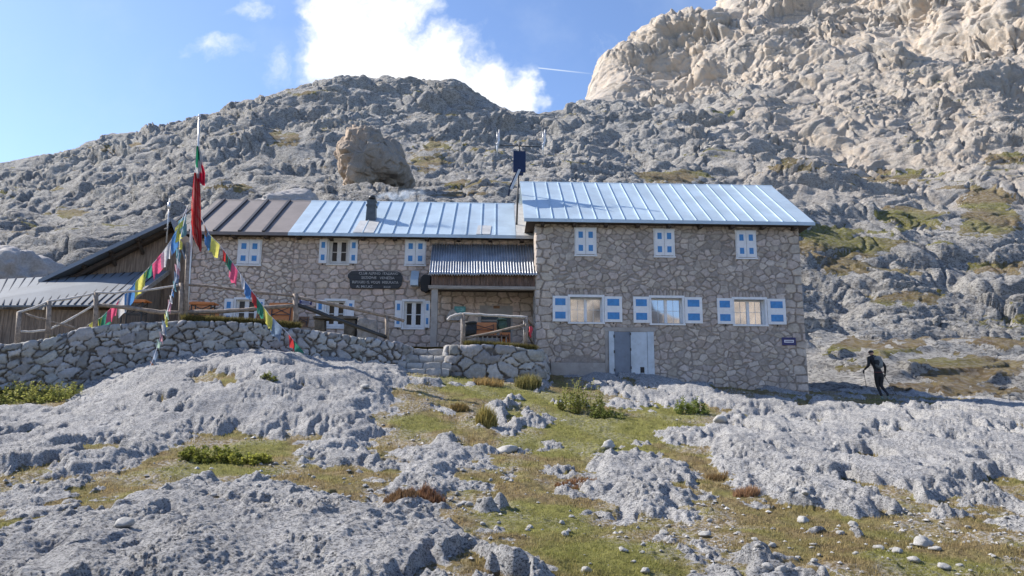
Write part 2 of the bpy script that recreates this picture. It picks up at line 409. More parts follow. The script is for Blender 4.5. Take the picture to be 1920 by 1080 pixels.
def slopes(Y, Z):
    h = np.diff(Y)[:, None]; d = np.diff(Z, axis=0)/h; m = np.zeros_like(Z)
    m[0] = d[0]; m[-1] = d[-1]
    same = (d[:-1]*d[1:]) > 0
    w1 = 2*h[1:]+h[:-1]; w2 = h[1:]+2*h[:-1]
    with np.errstate(divide='ignore', invalid='ignore'):
        hm = (w1+w2)/(w1/d[:-1]+w2/d[1:])
    m[1:-1] = np.where(same, hm, 0); return m
TM = slopes(TY, TZ)
def base_z(X, Y, T=None):
    ty, tz, tm, ug = T or (TY, TZ, TM, UG)
    X = np.asarray(X, float); Y = np.asarray(Y, float)
    j = np.clip(np.searchsorted(ty, Y)-1, 0, len(ty)-2); h = ty[j+1]-ty[j]; t = np.clip((Y-ty[j])/h, 0, 1)
    uu = np.clip((X/np.maximum(Y, .5)-ug[0])/(ug[1]-ug[0]), 0, len(ug)-1.001); i = uu.astype(int); f = uu-i
    g = lambda A, jj: A[jj, i]*(1-f)+A[jj, i+1]*f
    t2, t3 = t*t, t*t*t
    return (2*t3-3*t2+1)*g(tz, j)+(t3-2*t2+t)*h*g(tm, j)+(-2*t3+3*t2)*g(tz, j+1)+(t3-t2)*h*g(tm, j+1)
def on_base(px, py, y0=4.0, y1=33.0):
    """where the sight line to a point of the ground meets the base surface"""
    d = ray(px, py); Y = np.linspace(y0, y1, 600); z = d[2]/d[1]*Y; b = base_z(d[0]/d[1]*Y, Y)
    k = np.argmax(z <= b) if (z <= b).any() else len(Y)-1
    return np.array([d[0]/d[1]*Y[k], Y[k]])

ROCKS = [  # outlines of the bare slabs, lift above the turf
 ([(-160, 1010), (100, 985), (300, 940), (450, 908), (600, 915), (760, 938), (850, 962), (800, 985), (900, 1000), (1000, 1030), (1060, 1100), (1000, 1250), (-200, 1250)], .30),
 ([(-160, 775), (120, 762), (180, 705), (280, 668), (430, 652), (560, 662), (700, 685), (790, 705), (750, 740), (740, 768), (700, 790), (745, 815), (650, 856), (560, 856), (520, 815), (430, 815), (300, 838), (240, 880), (90, 900), (-160, 905)], .34),
 ([(-160, 925), (50, 915), (200, 925), (160, 955), (-160, 965)], .12),
 ([(690, 880), (770, 832), (850, 822), (945, 852), (900, 880), (880, 925), (800, 945), (720, 915)], .28),
 ([(905, 762), (950, 748), (1020, 775), (1050, 800), (985, 815), (925, 812)], .36),
 ([(780, 760), (840, 752), (870, 775), (800, 778)], .12),
 ([(1060, 905), (1105, 862), (1160, 842), (1240, 850), (1300, 905), (1340, 945), (1310, 970), (1190, 978), (1100, 940)], .34),
 ([(1250, 820), (1330, 795), (1450, 782), (1600, 778), (1750, 765), (1900, 775), (2100, 780), (2100, 900), (1930, 912), (1840, 930), (1780, 965), (1600, 968), (1500, 948), (1420, 945), (1345, 868), (1290, 850)], .42),
 ([(1060, 700), (1150, 693), (1250, 712), (1330, 732), (1400, 745), (1560, 752), (1660, 765), (1560, 780), (1400, 778), (1200, 755), (1110, 728)], .3),
 ([(1700, 752), (1800, 748), (2100, 765), (2100, 790), (1760, 775)], .2),
 ([(1250, 1040), (1330, 1028), (1388, 1055), (1370, 1085), (1290, 1070)], .2),
 ([(1850, 975), (1900, 945), (2100, 930), (2100, 1050), (1930, 1010)], .22),
 ([(970, 872), (1070, 876), (1085, 895), (1000, 898)], .14),
]
ROCKW = [(np.array([on_base(*p) if p[1] < 1200 else on_base(p[0], 1200) for p in poly]), l) for poly, l in ROCKS]
GREEN = [(1150, 800, 230, 34), (1080, 838, 170, 26), (1010, 975, 130, 40), (1150, 1040, 170, 45), (440, 852, 110, 30), (880, 722, 80, 20), (790, 795, 70, 18), (1000, 745, 120, 25), (640, 800, 60, 12), (60, 740, 120, 22), (1250, 770, 90, 16), (1750, 1060, 120, 30), (400, 885, 160, 14)]
GREENW = []
for gx, gy, rx, ry in GREEN:
    c = on_base(gx, gy); e1 = on_base(gx+rx, gy); e2 = on_base(gx, gy-ry); e3 = on_base(gx, gy+ry)
    GREENW.append((c, abs(e1[0]-c[0]), max(.35, (e2[1]-e3[1])/2)))
def poly_sd(X, Y, P):
    """signed distance to an outline, positive inside"""
    n = len(P); best = np.full(X.shape, 1e9); ins = np.zeros(X.shape, bool)
    for i in range(n):
        ax_, ay_ = P[i]; bx, by = P[(i+1) % n]; ex, ey = bx-ax_, by-ay_
        t = np.clip(((X-ax_)*ex+(Y-ay_)*ey)/(ex*ex+ey*ey+1e-9), 0, 1)
        best = np.minimum(best, (X-ax_-t*ex)**2+(Y-ay_-t*ey)**2)
        if abs(ey) > 1e-9:
            ins ^= ((ay_ > Y) != (by > Y)) & (X < ex*(Y-ay_)/ey+ax_)
    d = np.sqrt(best); return np.where(ins, d, -d)
def ground_eval(X, Y):
    """height and surface kind (rock, green, gravel) of the land near the hut"""
    X = np.asarray(X, float); Y = np.asarray(Y, float)
    b = base_z(X, Y)
    wx = X+.55*fbm(X*.9, Y*.9, 0*X, 5, .62)+.09*perlin(X*6, Y*6, 0*X+3); wy = Y+1.1*fbm(X*.8, Y*.6, 0*X+9, 5, .62)+.16*perlin(X*5, Y*4, 0*X+5)
    sd = np.full(X.shape, -9.0); lift = np.zeros(X.shape)
    for P, l in ROCKW:
        s = poly_sd(wx, wy, P); sd = np.maximum(sd, s); lift = np.maximum(lift, .62*l*sstep(-.08, .9, s))
    # small outcrops breaking the turf everywhere
    oc = fbm(X*.55+31, Y*.4+3, 0*X, 4)+.25*perlin(X*4, Y*4, 0*X)
    sm = np.clip((oc-.42)*1.2, -1, .4); far = sstep(22, 34, Y)
    sm = sm+far*.35*(oc > -.05)
    sd = np.maximum(sd, sm); lift = np.maximum(lift, .14*sstep(0, .3, sm))
    hole = fbm(X*.7+77, Y*.5, 0*X+5, 4, .6); sd = np.minimum(sd, (hole+.50)*1.5)
    lift = np.minimum(lift, .02+.55*np.clip(sd, 0, 1)); m = sstep(-.08, .14, sd)
    n1 = fbm(X*.55, Y*.5, 0*X+2, 3); n2 = ridged(X*1.3, Y*1.1, 0*X+b*.5, 4, .55)
    q = fbm(X*.35+5, Y*.35, 0*X, 2)
    pit = np.clip(perlin(X*5.5, Y*5.5, 0*X+1)-.12, 0, 1)*sstep(-.35, .3, q+.15); pit2 = np.clip(perlin(X*13, Y*13, 0*X+4)-.1, 0, 1)
    fine = fbm(X*11, Y*11, 0*X+7, 4, .62)
    r1 = sstep(-.25, .35, fbm(X*.8+40, Y*.6, 0*X+3, 3)); r2 = sstep(-.3, .4, fbm(X*1.6-20, Y*1.3, 0*X+8, 3))
    bed = (b*1.0+.13*n1+.10*X+.05*perlin(X*3, Y*3, 0*X))/.16; fr = bed % 1; bed = .03*(sstep(0, .6, fr)-sstep(.62, 1, fr))
    sh = np.abs(perlin(X*9, Y*12, 0*X+2))+.5*np.abs(perlin(X*21, Y*26, 0*X+6)); zb3 = b*.8
    a1, t1, e1 = facets(X*.95+.25*fine, Y*.75+.3*n1, zb3, 5); a2, t2, e2 = facets(X*3.1+.15*fine, Y*2.6, zb3*3, 7)
    a3, t3, e3 = facets(X*9.5, Y*8.0, zb3*6, 9)
    rz = lift+.11*n1+.05*(n2-1.0)-.075*pit*(.1+.9*r1)-.042*pit2*(.2+.8*r2)+.6*bed*(1-.6*r1)
    rz = rz+(.09*t1+.03*a1)*sstep(0, .3, e1)-.025*(1-sstep(0, .14, e1))*sstep(-.2, .3, q)+((.012*a2+.05*t2)*sstep(0, .3, e2)-.010*(1-sstep(0, .2, e2)))*(.2+.8*r1)+.022*t3*sstep(0, .3, e3)*(.3+.7*r2)
    rz = rz+.016*fine*(.35+.65*r1)-.022*sh*(.2+.8*r2)
    c1, c2, cid = cells3(X*7, Y*7, 0*X, 21)
    gravel = sstep(-.15, .25, fbm(X*.6-7, Y*.5+4, 0*X+1, 3)+.05)
    stone = np.clip(.5-c1, 0, 1)*(cid > .55)
    gz = .06*fbm(X*1.1, Y*1.1, 0*X+6, 3)+.018*fbm(X*7, Y*7, 0*X+3, 3)+gravel*stone*.09
    z = b+np.where(m > 0, m*rz, 0)+(1-m)*gz
    g = np.zeros(X.shape)
    for c, rx, ry in GREENW:
        g = np.maximum(g, 1-((X-c[0])/rx)**2-((Y-c[1])/ry)**2)
    g = sstep(-.35, .75, g+.55*fbm(X*1.3, Y*1.3, 0*X+8, 3))
    gr = np.clip(gravel*(1-.6*g), 0, 1)
    return z, m, g, gr
def gz(x, y): return float(ground_eval(np.array([x]), np.array([y]))[0][0])
def on_ground(px, py, y0=5.5, y1=33.0):
    d = ray(px, py); Y = np.linspace(y0, y1, 500); X = d[0]/d[1]*Y; z = d[2]/d[1]*Y; g = ground_eval(X, Y)[0]
    k = np.argmax(z <= g) if (z <= g).any() else len(Y)-1
    return Vector((X[k], Y[k], g[k]))

def land_material(name, hill=False):
    m = bpy.data.materials.new(name); m.use_nodes = True; n = NT(m.node_tree); b = n.n['Principled BSDF']
    a = n.node('ShaderNodeAttribute', attribute_name='Kind'); mr, mg, mgr = n.sep(a.outputs['Vector'])
    warm = a.outputs['Alpha']
    v = n.node('ShaderNodeTexCoord').outputs['Object']
    k = .12 if hill else 1.0
    big = n.noise(v, .5*k, 5, .6); mid = n.noise(v, 3.2*k, 7, .65, .4); fin = n.noise(v, 26*k, 6, .7)
    vs_ = n.vm('MULTIPLY', v, (1.0, 1.25, 1.6))
    rock = n.mix(n.ramp(big, .3, .7), (.36, .36, .362) if not hill else (.44, .43, .41), (.47, .468, .465) if not hill else (.54, .53, .505))
    rock = n.mix(n.ramp(mid, .35, .72, 0, .5), rock, (.27, .27, .27) if not hill else (.32, .31, .295))
    rock = n.mix(n.ramp(mid, .60, .74, 0, .7), rock, (.60, .59, .57))
    rock = n.mix(n.ramp(n.noise(vs_, 11*k, 6, .72, .3), .49, .58, 0, .6), rock, (.15, .15, .158) if not hill else (.18, .175, .17))
    rock = n.mix(n.ramp(n.noise(vs_, 34*k, 5, .75), .50, .59, 0, .85), rock, (.05, .052, .056) if not hill else (.10, .10, .10))
    rock = n.mix(n.ramp(n.noise(vs_, 20*k, 5, .7), .30, .44, .5, 0), rock, (.52, .515, .50))
    if hill:
        # streaks where water runs down the faces, and warmer, paler patches set by the warm mask
        sv = n.vm('MULTIPLY', v, (1.0, 1.0, .12)); st = n.noise(sv, .5, 5, .6)
        rock = n.mix(n.ramp(st, .52, .72, 0, .45), rock, (.12, .12, .125))
        rock = n.mix(n.math('MULTIPLY', warm, n.ramp(n.noise(v, .05, 5, .65), .35, .65, .35, 1)), rock, n.mix(n.ramp(mid, .35, .65), (.60, .49, .38), (.54, .49, .43)))
    gn = n.noise(v, 5.0 if not hill else .7, 6, .7); gf = n.noise(v, 60 if not hill else 6, 4, .7)
    dry = n.mix(n.ramp(gn, .35, .65), (.16, .115, .065), (.27, .215, .11))
    grn = n.mix(n.ramp(gn, .35, .65), (.15, .145, .04), (.225, .22, .065))
    gs = n.mix(mg, dry, grn); gs = n.mix(n.ramp(gf, .4, .7, 0, .5), gs, (.05, .045, .025))
    peb = n.ramp(n.noise(v, 16 if not hill else 3, 4, .6), .47, .56)
    gs = n.mix(n.math('MULTIPLY', n.math('MULTIPLY', peb, mgr), .85), gs, n.mix(n.ramp(fin, .4, .6), (.42, .4, .38), (.28, .26, .24)))
    edge = n.math('ADD', mr, n.math('MULTIPLY', n.math('SUBTRACT', n.noise(v, 9*k if not hill else 2, 6, .7), .5), .9))
    msk = n.ramp(edge, .38, .55)
    c = n.mix(msk, gs, rock)
    n.set(b.inputs['Base Color'], c); b.inputs['Roughness'].default_value = .95; b.inputs['Specular IOR Level'].default_value = .15
    bn = n.node('ShaderNodeBump'); bn.inputs['Strength'].default_value = 1.0; bn.inputs['Distance'].default_value = .05 if not hill else .8
    hs = n.math('ADD', n.math('MULTIPLY', n.noise(vs_, 17*k if not hill else 1.0, 9, .76), 1.0), n.math('MULTIPLY', fin, .3))
    n.l.new(hs, bn.inputs['Height']); n.l.new(bn.outputs[0], b.inputs['Normal'])
    return m
MT['land'] = land_material('karst_and_turf'); MT['hill'] = land_material('mountain_limestone', True)

def make_ground():
    Yr = 1/np.linspace(1/5.5, 1/34.0, 640); Yr = np.concatenate([np.linspace(-6, 5.4, 24), Yr])
    NC = 1050; U = np.linspace(-.80, .86, NC)
    YY, UU = np.meshgrid(Yr, U, indexing='ij'); YE = np.maximum(YY, 5.4)
    XX = UU*YE
    z, m, g, gr = ground_eval(XX, YY)
    V = np.stack([XX, YY, z], -1).reshape(-1, 3)
    me = np_mesh('ground', V, grid_faces(len(Yr), NC), {'Kind': np.stack([m, g, gr, 0*m], -1).reshape(-1, 4)})
    o = link_mesh('ground', me, None, [MT['land']]); tag(o, kind='structure'); return o
make_ground()

HGREEN = [(1575, 462, 120, 42), (1575, 440, 110, 25), (1700, 410, 70, 28), (1570, 505, 70, 22), (1790, 690, 150, 30), (1690, 655, 70, 16), (1600, 690, 50, 14), (1760, 725, 110, 12), (1880, 640, 60, 14), (1850, 735, 90, 10), (1850, 400, 80, 60), (880, 345, 90, 22), (800, 300, 60, 30), (820, 270, 40, 16), (540, 265, 60, 22), (1260, 330, 90, 18), (1680, 330, 110, 14), (1880, 300, 60, 18), (120, 400, 80, 18), (230, 280, 80, 10), (1500, 310, 70, 14), (560, 170, 60, 8), (1330, 215, 60, 8), (430, 350, 70, 10), (1600, 650, 60, 20), (1700, 560, 120, 16), (1870, 500, 80, 20)]
def project(P):
    d = P@fw; return 960+F*(P@rt)/d, 540-F*(P@up)/d
def rock_relief(P, s=1.0, tall=False):
    """relief of a limestone mountainside along its normal, in metres at scale s"""
    x, y, z = P[..., 0]/s, P[..., 1]/s, P[..., 2]/s
    wx = x+4*fbm(x/16, y/16, z/16, 3); wz = z+3*fbm(x/13+9, y/13, z/13, 3)
    reg = sstep(-.25, .5, fbm(x/34+3, y/34, z/20, 3)); reg2 = sstep(-.2, .4, fbm(x/17-8, y/17, z/12, 3))
    d = (6.5 if tall else 4.4)*fbm(wx/36, y/36, wz/24, 4, .5)+(4.0 if tall else 3.2)*np.abs(perlin(wx/52+7, y/60, wz/40))*2-2.5
    d = d+1.0*(ridged(wx/19, y/22, wz/10, 3, .5)-1.0)*(.45+.55*reg)
    for (ca, sa, wl, ln, dp) in ((.82, .57, 6.0, 34., .8), (.97, -.22, 4.4, 26., .6), (.3, .95, 9., 40., .7)):
        g_ = perlin((wx*sa+wz*ca)/wl, y/14, (wx*ca-wz*sa)/ln); d = d-dp*(1-sstep(0, .07, np.abs(g_)))
    # beds: dipping shelves with undercut edges, coarse and fine
    dip = wz+.22*wx+.1*y
    st = dip/4.6+.6*fbm(x/22, y/22, z/9, 2); fr = st % 1; d = d+1.9*(sstep(0, .8, fr)-sstep(.9, 1, fr))*(.35+.65*reg2)
    st = dip/1.25+.8*fbm(x/9, y/9, z/4, 2); fr = st % 1; d = d+.42*(sstep(0, .75, fr)-sstep(.88, 1, fr))*(.4+.6*reg)
    # joints and tilted blocks at three sizes
    w3 = fbm(x/3, y/3, z/3, 3)
    a_, t_, e_ = facets((wx+.9*w3)/(8.5-(3.5 if tall else 0)), y/9.0, wz/(5.0+(14 if tall else 0)), 3); d = d+(.6*a_+1.5*t_-.5*(1-sstep(0, .1, e_)))*(.4+.6*reg2)
    a_, t_, e_ = facets((x+.4*w3)/3.0, y/3.4, (z+.3*w3)/(1.7+(2.2 if tall else 0)), 8); d = d+(.20*a_+.58*t_-.22*(1-sstep(0, .12, e_)))*(.12+.88*reg**1.5)
    a_, t_, e_ = facets((x+.15*w3)/1.05, y/1.2, z/.7, 13); d = d+(.06*a_+.24*t_-.08*(1-sstep(0, .15, e_)))*(.12+.88*reg**1.5)
    gu = ridged(wx/3.4, y/8, z/22, 3); d = d-(3.2 if tall else .9)*np.clip(gu-1.0, 0, 1)*reg2
    d = d+.20*fbm(x/1.3, y/1.3, z/.8, 4, .66)*(.4+.6*reg)
    return d*s
def normals(P):
    a = np.gradient(P, axis=0); b = np.gradient(P, axis=1); n = np.cross(b, a); n /= np.linalg.norm(n, axis=-1, keepdims=True)+1e-9
    return n*np.sign(n[..., 2:3]+1e-6)
def blobs(P, rag=1.0):
    """turf pockets on the slope, ragged at the rim"""
    px, py = project(P); u, v, w_ = P[..., 0]/P[..., 1]*60, P[..., 2]/P[..., 1]*90, P[..., 1]/30
    px = px+rag*30*fbm(u*.55, v*.55, w_, 4, .6); py = py+rag*11*fbm(u*.7+9, v*.7, w_, 4, .6); g = np.zeros(px.shape)
    for gx, gy, rx, ry in HGREEN:
        k = .75 if gx < 1400 else 1.0; g = np.maximum(g, k-((px-gx)/rx)**2-((py-gy)/ry)**2)
    return g
def hill_kind(P, N_, slopecut, warm):
    g = blobs(P)
    nz = fbm(P[..., 0]/13, P[..., 1]/9, P[..., 2]/3.5, 4)+.3*fbm(P[..., 0]/1.2, P[..., 1]/1.2, P[..., 2]/1.2, 2)
    flat = N_[..., 2]
    t = sstep(.2, .6, np.clip(g*1.25, -.6, 1.1)+.7*nz+1.0*(flat-.75))
    t = np.maximum(t, .75*sstep(.2, .5, nz+1.5*(flat-.93)-.03))
    return np.stack([1-t, sstep(-.2, .5, fbm(P[..., 0]/14, P[..., 1]/14, 0*nz, 2)+.1), .45+0*t, warm], -1)
def deepen(P, U, ua, ub, ka, fade):
    """the faces on the right turn left: their depth grows leftwards"""
    k = 1+(ka-1)*np.clip((ub-U)/(ub-ua), 0, 1)*fade
    return P*k[..., None]
def make_hill():
    NR, NC = 800, 1050
    U = np.linspace(-.80, .86, NC)
    Yr = np.concatenate([np.linspace(34, 60, 190)[:-1], np.linspace(60, 120, 260)[:-1], np.linspace(120, 208, 380)[:-1], np.linspace(208, 235, 20)])
    YY, UU = np.meshgrid(Yr, U, indexing='ij'); XX = UU*YY
    b = base_z(XX, YY); P0 = deepen(np.stack([XX, YY, b], -1), UU, .1, .72, 1.35, sstep(75, 150, YY))
    N0 = normals(P0); k = 9
    a = sstep(34, 70, YY)*.75+.25*sstep(34, 38, YY)
    zg = ground_eval(XX[:90], YY[:90])[0]
    d = rock_relief(P0*1.0, 1.0)*(.24*sstep(34, 36, YY)+.5*sstep(36, 85, YY)+.24*sstep(100, 150, YY))
    d = d*(1-.6*sstep(-.1, .6, blobs(P0, 0.0)))      # turf fills the hollows and lies smoother
    edge = 1-.55*np.exp(-((YY-158)/7)**2)*(UU < .1)
    P = P0+N0*(d*edge)[..., None]
    bl = (1-sstep(34, 37, YY[:90])); P[:90, :, 2] += bl*(zg-b[:90])
    N1 = normals(P)
    px, py = project(P0)
    warm = sstep(0, 1, (px-1180)/420.0)*sstep(470, 250, py)*.8
    K = hill_kind(P, N1, .8, warm)
    me = np_mesh('hill', P.reshape(-1, 3), grid_faces(len(Yr), NC), {'Kind': K.reshape(-1, 4)})
    o = link_mesh('hill', me, None, [MT['hill']]); tag(o, kind='structure')
make_hill()

MROWS = [
 (215., [(1000, 500), (1060, 330), (1085, 245), (1150, 235), (1300, 235), (1500, 240), (2300, 200)]),
 (235., [(1000, 480), (1060, 300), (1090, 210), (1120, 195), (1200, 190), (1300, 180), (1400, 160), (1500, 150), (1600, 140), (2300, 120)]),
 (255., [(1000, 480), (1070, 300), (1092, 205), (1110, 165), (1140, 130), (1180, 110), (1230, 120), (1300, 110), (1360, 100), (1430, 120), (1520, 125), (1620, 125), (1750, 120), (2300, 100)]),
 (275., [(1000, 480), (1080, 300), (1110, 190), (1135, 130), (1165, 95), (1190, 82), (1210, 66), (1240, 58), (1275, 40), (1300, 32), (1350, 25), (1420, 50), (1500, 85), (1560, 105), (1650, 115), (1780, 95), (2300, 60)]),
 (300., [(1000, 480), (1150, 330), (1200, 200), (1250, 100), (1290, 45), (1330, 28), (1370, 5), (1400, -12), (1450, -10), (1520, 0), (1600, 20), (1700, 0), (1760, -40), (1800, 10), (2300, -40)]),
 (330., [(1000, 480), (1200, 330), (1300, 120), (1380, -10), (1450, -60), (1600, -90), (1800, -150), (2300, -220)]),
 (420., [(1000, 480), (1300, 330), (1400, 60), (1500, -100), (1800, -260), (2300, -330)]),
 (460., [(1000, 700), (1400, 500), (2300, 400)]),
]
def make_massif():
    ug = np.linspace(.02, .95, 560); T = build_table(MROWS, ug); T = (T[0], T[1], slopes(*T), ug)
    NC = 620; U = np.linspace(.03, .93, NC); Yr = np.concatenate([np.linspace(215, 310, 470)[:-1], np.linspace(310, 460, 90)])
    YY, UU = np.meshgrid(Yr, U, indexing='ij'); XX = UU*YY
    P0 = deepen(np.stack([XX, YY, base_z(XX, YY, T)], -1), UU, .1, .75, 1.75, 1.0); N0 = normals(P0)
    d = rock_relief(P0+np.array([50., 20, 300]), 2.0, True)*.95
    d = d*(.35+.65*sstep(1085, 1230, project(P0)[0]))
    P = P0+N0*d[..., None]; N1 = normals(P)
    K = hill_kind(P, N1, .8, np.ones(YY.shape)*.9)
    K[..., 0] = np.maximum(K[..., 0], .8)
    me = np_mesh('mountain', P.reshape(-1, 3), grid_faces(len(Yr), NC), {'Kind': K.reshape(-1, 4)})
    tag(link_mesh('mountain', me, None, [MT['hill']]), kind='structure')
make_massif()
def make_opposite():
    """the range across the valley, seen only as a reflection in the window panes"""
    X = np.linspace(-260, 420, 300); V_ = np.linspace(0, 1, 90)
    VV, XX = np.meshgrid(V_, X, indexing='ij')
    crest = 40+75*np.exp(-((XX-52)/26)**2)+85*np.exp(-((XX-150)/34)**2)+60*np.exp(-((XX+80)/50)**2)+14*fbm(XX/30, 0*XX, 0*XX, 3)
    P0 = np.stack([XX, -260-60*VV, -20+(crest+20)*VV], -1); n0 = normals(P0)
    P = P0+n0*(rock_relief(P0, 1.6)*np.sin(np.pi*np.clip(VV, 0, .85)))[..., None]
    K = np.ones(XX.shape+(4,)); K[..., 3] = 1
    me = np_mesh('mountain', P.reshape(-1, 3), grid_faces(90, 300), {'Kind': K.reshape(-1, 4)})
    tag(link_mesh('mountain', me, None, [MT['hill']]), kind='structure')
make_opposite()
# ------------------------------------------------------------------ stone masonry as relief
def masonry(S, Z, cw, ch, seed, jit, shift, wt, joint, stone, mortar, var, relief, rough=1.0, dome=0.0):
    """relief depth and colour of a stone face over (S, Z) in metres"""
    o = 0*S+seed
    ws = S+rough*(.05*perlin(S*2.2, Z*2.2, o)+.018*perlin(S*8, Z*8, o+2)); wz = Z+rough*(.05*perlin(S*2.0+7, Z*2.4, o)+.018*perlin(S*9+3, Z*9, o+1))
    f1, f2, idv = cells2((ws/cw).astype(np.float32), (wz/ch).astype(np.float32), seed, jit, wt, shift)
    e = (f2-f1)+.10*perlin(S*11, Z*11, o+5)+.09*fbm(S*1.3, Z*1.3, o+11, 3)
    m = sstep(joint*.55, joint*1.35, e)
    id2 = (idv*7.31) % 1; id3 = (idv*13.7) % 1
    k = 1+var*(idv-.5)*2
    c = np.stack([stone[0]*k*(1+.05*(id2-.5)), stone[1]*k, stone[2]*k*(1-.08*(id3-.5))], -1)
    n = 1+.16*fbm(S*3, Z*3, o+9, 3)
    mo = np.array(mortar)[None, :]*(1+.22*fbm(S*2.1, Z*2.1, o+4, 4))[..., None]
    col = mo*(1-m[..., None])+c*n[..., None]*m[..., None]
    d = relief*(m*(.7+.5*id2)+.25*fbm(S*7, Z*7, o, 3))+dome*m*np.clip(.5-f1, -.4, .5)
    return d, np.clip(col, .01, .9)
def stone_patch(p0, sdir_, outv, s0, s1, z0, z1, res, st, openings=(), batter=0.0):
    """a vertical masonry sheet; returns V, F, Col"""
    ns = max(2, int((s1-s0)/res)+1); nz_ = max(2, int((z1-z0)/res)+1)
    s = np.linspace(s0, s1, ns); z = np.linspace(z0, z1, nz_)
    ZZ, SS = np.meshgrid(z, s, indexing='ij')
    if callable(st): d, col = st(SS, ZZ)
    else: d, col = masonry(SS, ZZ, **st)
    p0 = np.array(p0, float); sd_ = np.array(sdir_, float); ov = np.array(outv, float)
    edge = np.minimum(1, np.minimum(SS-s0, s1-SS)/.03+.0)
    P = p0+SS[..., None]*sd_+(d*edge+batter*(z1-ZZ))[..., None]*ov; P[..., 2] = ZZ
    cs = (SS[:-1, :-1]+SS[1:, 1:])/2; cz = (ZZ[:-1, :-1]+ZZ[1:, 1:])/2; keep = np.ones(cs.shape, bool)
    for a, b, c, e in openings: keep &= ~((cs > a) & (cs < b) & (cz > c) & (cz < e))
    return P.reshape(-1, 3), grid_faces(nz_, ns, keep), col.reshape(-1, 3)
def merge(parts):
    V = []; Fc = []; C = []; o = 0
    for v, f, c in parts: V.append(v); Fc.append(f+o); C.append(c); o += len(v)
    return np.concatenate(V), np.concatenate(Fc), np.concatenate(C)
MT['masonry'] = attr_stone('hut_masonry', 28, .35, bd=.01, tint=(1.27, 1.19, 1.12))
MT['drystone'] = attr_stone('dry_stone', 22, .7, bd=.03)

YR, YL = 29.0, 30.5            # facades of the tall block and of the wing
def px2(px, py, Y): p = at(px, py, Y); return p.x, p.z

def window(parent, Y, opening, leaves=2, reveal=.12, wide=False, closed=False, sh_l=None, sh_r=None, sq='v', glassm='glass', sill=True, bars=1, casing=.07, pale=False):
    """opening = x0, x1, z0, z1 of the casing; sh_l / sh_r = outer x of an opened shutter"""
    x0, x1, z0, z1 = opening; FM = MT['cream'] if pale else MT['white']
    f = MB()
    c = casing; y = Y-.05
    # surround
    f.box(x0-c*.2, x1+c*.2, y, Y+.12, z1-c, z1+.02); f.box(x0, x0+c, y+.003, Y+reveal+.06, z0, z1-c); f.box(x1-c, x1, y+.003, Y+reveal+.06, z0, z1-c)
    f.box(x0-.02, x1+.02, y-.03, Y+.14, z0-.05, z0+.01)
    fr = None
    def squares(m, a, b, yy, rows):
        wd = b-a
        if sq == 'v': xs = (a+wd*.27, a+wd*.73)
        else: xs = (a+wd*.16, b-wd*.16)
        for r0_, r1_ in rows:
            zz0 = z0+(z1-z0)*r0_; zz1 = z0+(z1-z0)*r1_
            m.box(xs[0], xs[1], yy-.006, yy+.01, zz0, zz1, 1)
    rows = ((.14, .36), (.62, .85)) if sq == 'v' else ((.13, .38), (.62, .87))
    if closed:
        fr = f.build('window', FM, parent)
        mid = (x0+x1)/2
        for a, b in ((x0+.045, mid-.006), (mid+.006, x1-.045)):
            m = MB(); m.box(a, b, Y-.09, Y-.055, z0+.03, z1-.035, 0)
            squares(m, a, b, Y-.09, rows)
            m.build('shutter', [MT['white'], MT['blue']], fr)
        return fr
    # fixed frame and casements behind the reveal
    yi = Y+reveal; g0, g1 = x0+c, x1-c
    f.box(g0, g1, yi, yi+.05, z1-c-.05, z1-c+.004); f.box(g0, g1, yi, yi+.05, z0, z0+.07)
    SW = .05 if wide else .10; MW = .055 if wide else .085
    f.box(g0, g0+SW, yi+.002, yi+.05, z0+.07, z1-c-.05); f.box(g1-SW, g1, yi+.002, yi+.05, z0+.07, z1-c-.05)
    if not wide: f.box(g0, g1, yi-.006, yi+.04, z0+.07, z0+.16)
    wl = (g1-g0-.1)/leaves
    for i in range(1, leaves): xm = g0+.05+wl*i; f.box(xm-MW, xm+MW, yi-.01, yi+.045, z0+.07, z1-c-.05)
    for i in range(leaves):
        a = g0+.05+wl*i+(.055 if i else .02); b = g0+.05+wl*(i+1)-(.055 if i < leaves-1 else .02)
        if bars: zm = (z0+z1)/2; f.box(a, b, yi+.01, yi+.035, zm-(.005 if wide else .015), zm+(.005 if wide else .015))
        if wide: f.box((a+b)/2-.004, (a+b)/2+.004, yi+.012, yi+.033, z0+.07, z1-c-.05)
    fr = f.build('window', FM, parent)
    for i in range(leaves):
        a = g0+.05+wl*i; b = a+wl
        MB().box(a+.004, b-.004, yi+.03, yi+.04, z0+.07, z1-c-.05).build('pane', MT[glassm], fr)
    for sx, side in ((sh_l, -1), (sh_r, 1)):
        if sx is None: continue
        a, b = (sx, x0-.01) if side < 0 else (x1+.01, sx)
        m = MB(); zz0, zz1 = z0+.03, z1-.04
        m.box(a, b, Y-.075, Y-.04, zz0, zz1, 0)
        squares(m, a, b, Y-.075, rows)
        m.build('shutter', [MT['white'], MT['blue']], fr)
        xh = (a+b)/2; MB().box(xh-.02, xh+.02, Y-.09, Y-.02, z0-.05, z0+.01).build('shutter_catch', MT['iron'], fr)
    return fr

